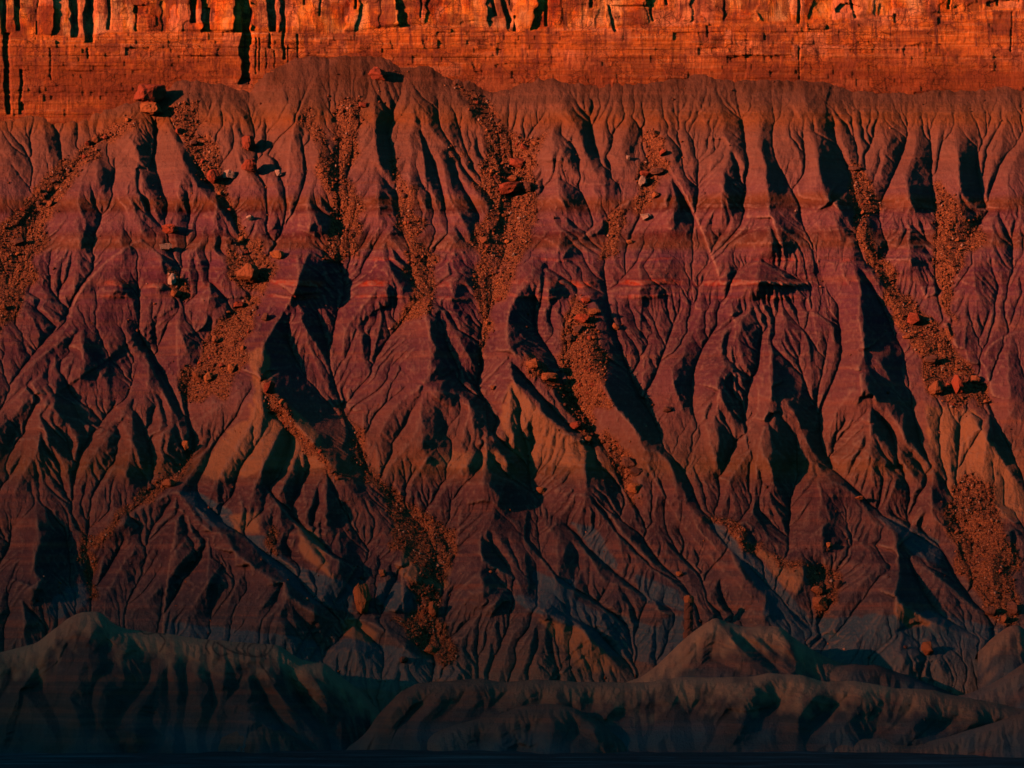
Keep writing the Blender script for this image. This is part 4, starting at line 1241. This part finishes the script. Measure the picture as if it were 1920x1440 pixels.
def px_size(u, v, Y):
    """metres per picture pixel at that depth"""
    return (Y * S - CAM[1]) / FPX


def put(name, u, v, wd, ht, mat, label, cat="boulder", group=None, seed=None, surf=depth_at, tilt=.25, power=3.2, detail=1, mesh=None, sink=.12, deep=1.0):
    Yd = float(surf(u, v + ht * .4))
    m = px_size(u, v, Yd)
    sx, sz = wd * m / 2, ht * m / 2
    sy = (sx + sz) / 2 * deep
    r = random.Random(seed if seed is not None else int(u * 7 + v * 13))
    me = mesh or hull_mesh(name, r.random(), sx, sy, sz, mat, power=power, detail=detail)
    o = bpy.data.objects.new(name, me)
    c = ray_point(u, v, Yd * S - sy * (1 - 2 * sink) * .32)
    o.location = c
    o.rotation_euler = (r.uniform(-tilt, tilt), r.uniform(-tilt, tilt), r.uniform(-.6, .6))
    if mesh: o.scale = (sx, sy, sz)
    COL.objects.link(o)
    tag(o, label, cat, group)
    return o


BIG = [
 (282,176,58,38,'red','large red caprock boulder perched on a pedestal, casting a shadow beside the cliff foot'),
 (279,203,46,22,'orange','squat tan rock stub carrying the large perched red caprock'),
 (466,268,22,30,'red','rounded red boulder standing upright on a crest, upper of two in line'),
 (468,312,30,30,'red','red block with a pale top just below the upright rounded boulder'),
 (430,328,24,17,'pale','pale cream boulder lying at the right edge of the upper left chute'),
 (398,332,26,28,'red','cracked bright red boulder beside the pale cream one in the upper left chute'),
 (318,429,34,19,'red','squared red block with a flat pale top, alone below the perched caprock'),
 (709,139,34,22,'red','dark red mound of rock just under the cliff foot, with shadow on its right'),
 (681,197,16,10,'red','small dark red rock a little below the dark mound near the cliff foot'),
 (958,352,52,26,'red','widest red block in the pile inside the broad central chute'),
 (970,305,30,18,'red','flat topped red block above the widest one in the central chute'),
 (984,275,15,11,'red','topmost red block of the pile in the central chute'),
 (962,334,22,13,'orange','orange block wedged between the two largest red blocks of the central chute'),
 (989,350,20,18,'dark','dark brown block at the right end of the central chute pile'),
 (908,450,16,12,'orange','orange rock at the lower left side of the central chute'),
 (951,452,12,10,'orange','small orange rock in the lower middle of the central chute'),
 (1205,340,15,20,'pale','upright pale boulder on the rocky rib right of the central chute'),
 (1210,407,22,14,'pale','pale wedge shaped boulder lowest on the rocky rib right of centre'),
 (1243,286,13,14,'red','red rock second from the top of the rocky rib right of centre'),
 (1232,322,24,14,'dark','dark slab leaning on the rocky rib right of centre'),
 (1230,250,17,9,'orange','topmost flat orange rock of the rocky rib right of centre'),
 (1208,325,18,11,'red','dark red rock directly above the upright pale boulder'),
 (1230,366,13,12,'orange','orange rock between the dark slab and the pale wedge boulder'),
 (1178,295,8,8,'pale','tiny pale stone in a gully left of the rocky rib'),
 (1182,453,16,8,'orange','low orange rock at the foot of the rocky rib right of centre'),
 (1602,316,28,8,'dark','dark overhanging slab at the head of the upper right chute'),
 (505,727,20,25,'red','bright orange red boulder standing on the crest left of centre'),
 (497,594,17,16,'dark','lone brown boulder on the smooth slope above the orange red crest boulder'),
 (463,512,42,34,'orange','biggest orange block in the left chute, fluted along its lower edge'),
 (520,478,26,15,'orange','orange block above right of the biggest block of the left chute'),
 (373,702,24,21,'orange','rounded orange boulder at the left end of the rock terrace'),
 (391,708,16,19,'orange','upright orange boulder touching the rounded one on the rock terrace'),
 (434,690,15,17,'orange','small orange block at the right end of the rock terrace'),
 (447,571,20,14,'red','dark red block low in the narrow rock filled gully at left'),
 (403,637,12,15,'orange','orange rock halfway down the narrow rock filled gully at left'),
 (348,835,14,17,'orange','orange rock where the left shadow gully narrows'),
 (322,524,14,21,'pale','pale upright rock inside the winding gully on the left'),
 (330,550,20,14,'orange','tan rock under the pale upright one in the winding gully'),
 (316,906,24,16,'orange','orange rock pile top at the notch above the dark left spur'),
 (6,575,15,13,'orange','orange rock at the left edge of the picture'),
 (33,453,24,14,'dark','dark boulder in the wide rubble fan at far left'),
 (165,268,13,11,'red','red rock high in the wide rubble fan at far left'),
 (180,262,15,13,'orange','orange rock next to the red one high in the far left fan'),
 (158,293,9,8,'red','small bright red rock just below the pair high in the far left fan'),
 (95,382,14,11,'orange','orange rock midway down the far left rubble fan'),
 (240,225,11,9,'orange','small orange rock just below left of the rock stub'),
 (335,246,13,12,'red','red rock at the head of the upper left chute'),
 (362,268,13,11,'dark','dark rock just below the head of the upper left chute'),
 (469,409,15,11,'pale','pale rock on the right bank of the left chute'),
 (310,463,22,12,'pale','pale flat rock below the squared red block'),
 (430,452,13,12,'dark','dark rock above the biggest orange block of the left chute'),
 (520,325,14,13,'pale','pale rock in the gully right of the two red crest boulders'),
 (1092,597,27,16,'red','brightest red boulder in the middle rubble field'),
 (1098,563,19,11,'red','flat red boulder at the top of the middle rubble field'),
 (1068,634,19,15,'dark','dark boulder at the left side of the middle rubble field'),
 (1085,617,20,13,'dark','dark red boulder just under the brightest red one'),
 (1114,584,21,12,'orange','tan boulder right of the brightest red one in the middle field'),
 (1155,612,12,14,'orange','lone orange boulder across the shadow from the middle rubble field'),
 (1030,707,32,16,'orange','broad orange block low on the crest beside the middle rubble field'),
 (1000,682,24,17,'orange','orange block upper left of the broad one beside the middle field'),
 (1080,797,22,15,'red','red boulder at the lower end of the middle rubble field'),
 (1180,868,27,21,'dark','brown boulder where the lower middle chute turns steep'),
 (1193,884,20,17,'dark','brown boulder touching the right side of the steep chute boulder'),
 (1190,915,29,20,'orange','split tan boulder in the lower middle chute'),
 (1103,824,14,12,'orange','orange rock at the tip of the long shadowed crest'),
 (925,727,10,8,'orange','small orange stone on the smooth slope just right of the deepest shadow'),
 (1252,768,17,12,'dark','brown rock in a hollow on the tan rib at centre right'),
 (1015,920,17,13,'orange','orange rock in the lower end of the deep central shadow'),
 (1715,598,28,21,'red','bright red fluted boulder in the right rubble chute'),
 (1745,675,29,16,'dark','brown hollowed boulder below the bright red one at right'),
 (1755,727,26,23,'orange','orange boulder at the left of the right hand rock steps'),
 (1795,722,13,33,'red','tall narrow red slab in the right hand rock steps'),
 (1829,711,18,14,'orange','orange boulder at the right of the right hand rock steps'),
 (1700,632,15,7,'orange','flat orange stone left below the bright red fluted boulder'),
 (1612,934,16,8,'orange','flat orange stone on the pale crest at lower right'),
 (1698,1213,8,7,'dark','small dark stone left of the orange capped cone'),
 (678,1122,34,60,'orange','tall pointed orange slab standing at the foot of the slope, largest of its kind'),
 (812,1141,20,30,'orange','pointed orange slab right of the tallest slab at the slope foot'),
 (808,1218,25,18,'orange','orange boulder lying below the two pointed slabs'),
 (716,1075,14,13,'orange','small orange boulder above right of the tallest slab'),
 (757,1237,15,12,'dark','dark boulder left of the lowest orange boulder'),
 (1275,1076,14,11,'orange','orange boulder high above the slim rock pillar'),
 (1538,1131,23,25,'orange','rounded orange boulder at the bottom of the lower right chute'),
 (1532,1107,22,15,'orange','orange block stacked above the rounded boulder at lower right'),
 (1572,1096,14,17,'dark','brown boulder right of the orange block at lower right'),
 (1555,1022,12,11,'orange','lone orange stone on the dark slope at lower right'),
 (1410,1184,20,18,'dark','dark boulder in the saddle behind the olive hill'),
 (1739,1216,24,24,'orange','rusty orange caprock on the small pale cone at lower right'),
 (1353,1171,36,15,'dark','dark rusty rock cap on the peak of the olive hill'),
 (1900,1141,26,22,'dark','large brown boulder near the right edge at the slope foot'),
 (1857,1146,22,18,'dark','brown boulder left of the large one near the right edge'),
 (1884,1160,12,15,'orange','small orange boulder between the two brown ones near the right edge'),
 (1911,1222,22,22,'dark','dark boulder at the right edge, low beside the pale mound'),
]
for i, (u, v, a, b, m_, lab) in enumerate(BIG):
    a, b = a * 1.12, b * 1.12
    surf = depth_at
    if lab.startswith('large red caprock'): surf = lambda u, v: depth_at(u, 196) - 14
    if lab.startswith('squat tan'): surf = lambda u, v: depth_at(u, 214) - 6
    if 'peak of the olive' in lab: surf = lambda u, v: 44 / S - 4
    if 'pointed' in lab: put("boulder", u, v, a, b, m_, lab, seed=i, surf=surf, tilt=.1, power=2.0, detail=2, deep=.8); continue
    put("boulder", u, v, a, b, m_, lab, seed=i, surf=surf, detail=2 if a > 19 else 1, tilt=.18, power=4.0 if i % 3 else 2.6, sink=0 if i < 2 else .12)

# slim pillar: stacked layers with a lighter cap
def pillar(u, v0, v1, wd):
    Yd = float(depth_at(u, v1)) - 6
    m = px_size(u, v1, Yd)
    base = ray_point(u, v1, Yd * S); hgt = (v1 - v0) * m
    root = bpy.data.objects.new("rock_pillar", None); root.location = base; COL.objects.link(root)
    tag(root, "slim brown rock pillar with a paler domed cap beside the olive hill", "rock pillar")
    r = random.Random(4)
    def tube(name, prof, mat):
        bm = bmesh.new(); rings = []
        for z, rad in prof:
            rings.append([bm.verts.new((math.cos(t) * rad * r.uniform(.88, 1.1), math.sin(t) * rad * r.uniform(.88, 1.1), z)) for t in [k * 6.2832 / 14 for k in range(14)]])
        for a_, b_ in zip(rings, rings[1:]):
            for k in range(14): bm.faces.new((a_[k], a_[(k + 1) % 14], b_[(k + 1) % 14], b_[k]))
        bm.faces.new(rings[-1]); bm.faces.new(rings[0][::-1])
        me = bpy.data.meshes.new(name); bm.to_mesh(me); bm.free(); me.materials.append(M_ROCK[mat])
        o = bpy.data.objects.new(name, me); o.parent = root; COL.objects.link(o)
    rr = wd * m / 2
    prof = [(-4, rr * 1.5), (0, rr * 1.25)]
    z = 0
    while z < hgt * .78:
        z += r.uniform(.5, 1.4); prof.append((z, rr * r.uniform(.85, 1.02)))
    tube("shaft", prof, 'dark')
    tube("capstone", [(z + .02, rr * 1.0), (z + hgt * .1, rr * 1.08), (z + hgt * .17, rr * .95), (hgt, rr * .45)], 'orange')
pillar(1291, 1116, 1186, 18)

# countable smaller rocks of each chute share a description with their neighbours
protos = {m_: [hull_mesh("rock", 100 + k, 1, 1, 1, m_, n=18, power=3, detail=0) for k in range(6)] for m_ in M_ROCK}
GRP = {0: ("small rust brown rock loose in the wide rubble fan at far left", "rocks of the far left fan", 22), 2: ("small rust rock loose in the upper left chute below the perched caprock", "rocks of the upper left chute", 20),
       5: ("small orange rock loose on the terrace and gully left of centre", "rocks of the left terrace", 24), 7: ("small rock loose in the thin upper chute left of the dark mound", "rocks of the thin upper chute", 6),
       8: ("small rust rock loose in the narrow chute left of the central one", "rocks of the narrow chute", 10), 11: ("small red or brown rock loose in the broad central chute", "rocks of the central chute", 34),
       12: ("small rock loose in the narrowing foot of the central chute", "rocks of the central chute foot", 10), 14: ("small orange rock loose in the middle rubble field", "rocks of the middle rubble field", 34),
       15: ("small rock loose on the band below the middle rubble field", "rocks of the lower middle band", 8), 16: ("small brown rock loose in the steep lower middle chute", "rocks of the steep lower chute", 10),
       17: ("small rock loose in the upper right chute", "rocks of the upper right chute", 8), 18: ("small rock loose in the forked gully at the upper far right", "rocks of the forked gully", 10),
       19: ("small orange rock loose in the long right rubble chute", "rocks of the right chute", 22), 21: ("small brown rock loose in the lower right rubble fan", "rocks of the lower right fan", 20),
       25: ("small orange rock loose in the lower left of centre rubble fan", "rocks of the lower central fan", 22), 27: ("small rock loose at the bottom of the lower right chute", "rocks of the lower right gully", 6)}
rr_ = random.Random(77)
for gi, (lab, grp, cnt) in GRP.items():
    poly = RUBBLE[gi]
    xs = [p[0] for p in poly]; ys = [p[1] for p in poly]
    k = 0; tries = 0
    while k < cnt and tries < 4000:
        tries += 1
        u = rr_.uniform(max(4, min(xs)), min(1916, max(xs))); v = rr_.uniform(min(ys), min(1380, max(ys)))
        if not poly_mask(np.array([u]), np.array([v]), poly)[0]: continue
        a = 5 + 8 * rr_.random() ** 2.2; b = a * rr_.uniform(.55, .95)
        if any(abs(u - q[0]) < (q[2] + a) * .5 and abs(v - q[1]) < (q[3] + b) * .5 for q in BIG): continue
        m_ = rr_.choice(['orange', 'orange', 'red', 'dark', 'dark', 'pale'] if gi in (11, 19) else ['orange', 'orange', 'dark', 'red'])
        put("rock", u, v, a, b, m_, lab, "rock", grp, mesh=rr_.choice(protos[m_]), tilt=.6, seed=k + gi * 100, deep=rr_.uniform(.7, 1.2))
        k += 1


# uncountable gravel: one object
def gravel():
    r = np.random.default_rng(9)
    base = []
    for k in range(8):
        q = random.Random(k)
        bm = bmesh.new()
        for _ in range(9):
            bm.verts.new(Vector((q.gauss(0, 1), q.gauss(0, 1), q.gauss(0, 1))).normalized())
        bmesh.ops.convex_hull(bm, input=bm.verts)
        bmesh.ops.triangulate(bm, faces=bm.faces)
        bm.verts.index_update()
        base.append((np.array([v.co[:] for v in bm.verts]), np.array([[v.index for v in f.verts] for f in bm.faces])))
        bm.free()
    prob = rub ** 1.5 + 0.012 * np.clip(np.log(np.maximum(A, 1)) - 2.5, 0, 4) + .002 + .05 * np.exp(-np.abs(VV - tv - 6) / 12)
    vis = (UU > -20) & (UU < 1940) & (VV > 130) & (VV < 1300)
    prob = (prob * vis).ravel(); prob /= prob.sum()
    N = 21000
    idx = r.choice(h * w, N, p=prob)
    u = UU.ravel()[idx] + r.uniform(-1, 1, N); v = VV.ravel()[idx] + r.uniform(-1, 1, N)
    rad = (0.8 + 3.2 * r.random(N) ** 5) * S * 1.15
    Pp = P.reshape(-1, 3)[idx] + np.stack([r.uniform(-.2, .2, N), -rad * .5, rad * .2], -1)
    vs, fs, off = [], [], 0
    for i in range(N):
        b, f = base[i % 8]
        th = r.random() * 6.28; c, s_ = math.cos(th), math.sin(th)
        q = b * rad[i] * r.uniform(.6, 1.2, 3)
        q = np.stack([q[:, 0] * c - q[:, 1] * s_, q[:, 0] * s_ + q[:, 1] * c, q[:, 2]], -1) + Pp[i]
        vs.append(q); fs.append(f + off); off += len(q)
    vs = np.vstack(vs); fs = np.vstack(fs)
    me = bpy.data.meshes.new("rubble")
    me.vertices.add(len(vs)); me.vertices.foreach_set("co", vs.reshape(-1).astype(np.float32))
    me.loops.add(len(fs) * 3); me.polygons.add(len(fs))
    me.loops.foreach_set("vertex_index", fs.reshape(-1).astype(np.int32))
    me.polygons.foreach_set("loop_start", (np.arange(len(fs)) * 3).astype(np.int32))
    me.polygons.foreach_set("loop_total", np.full(len(fs), 3, np.int32))
    me.update(); me.validate()
    me.materials.append(M_GRAVEL)
    o = bpy.data.objects.new("rubble", me); COL.objects.link(o)
    o["kind"] = "stuff"; tag(o, "loose rust coloured gravel and stones filling the chutes and gullies", "rubble")


def gravel_material():
    t = NT("gravel")
    rp = t.new("ShaderNodeNewGeometry").outputs["Random Per Island"]
    c = t.ramp(rp, [(0, (.09, .035, .02, 1)), (.45, (.19, .065, .03, 1)), (.85, (.34, .105, .035, 1)), (1, (.46, .27, .17, 1))])
    return t.out(c)


M_GRAVEL = gravel_material()
gravel()
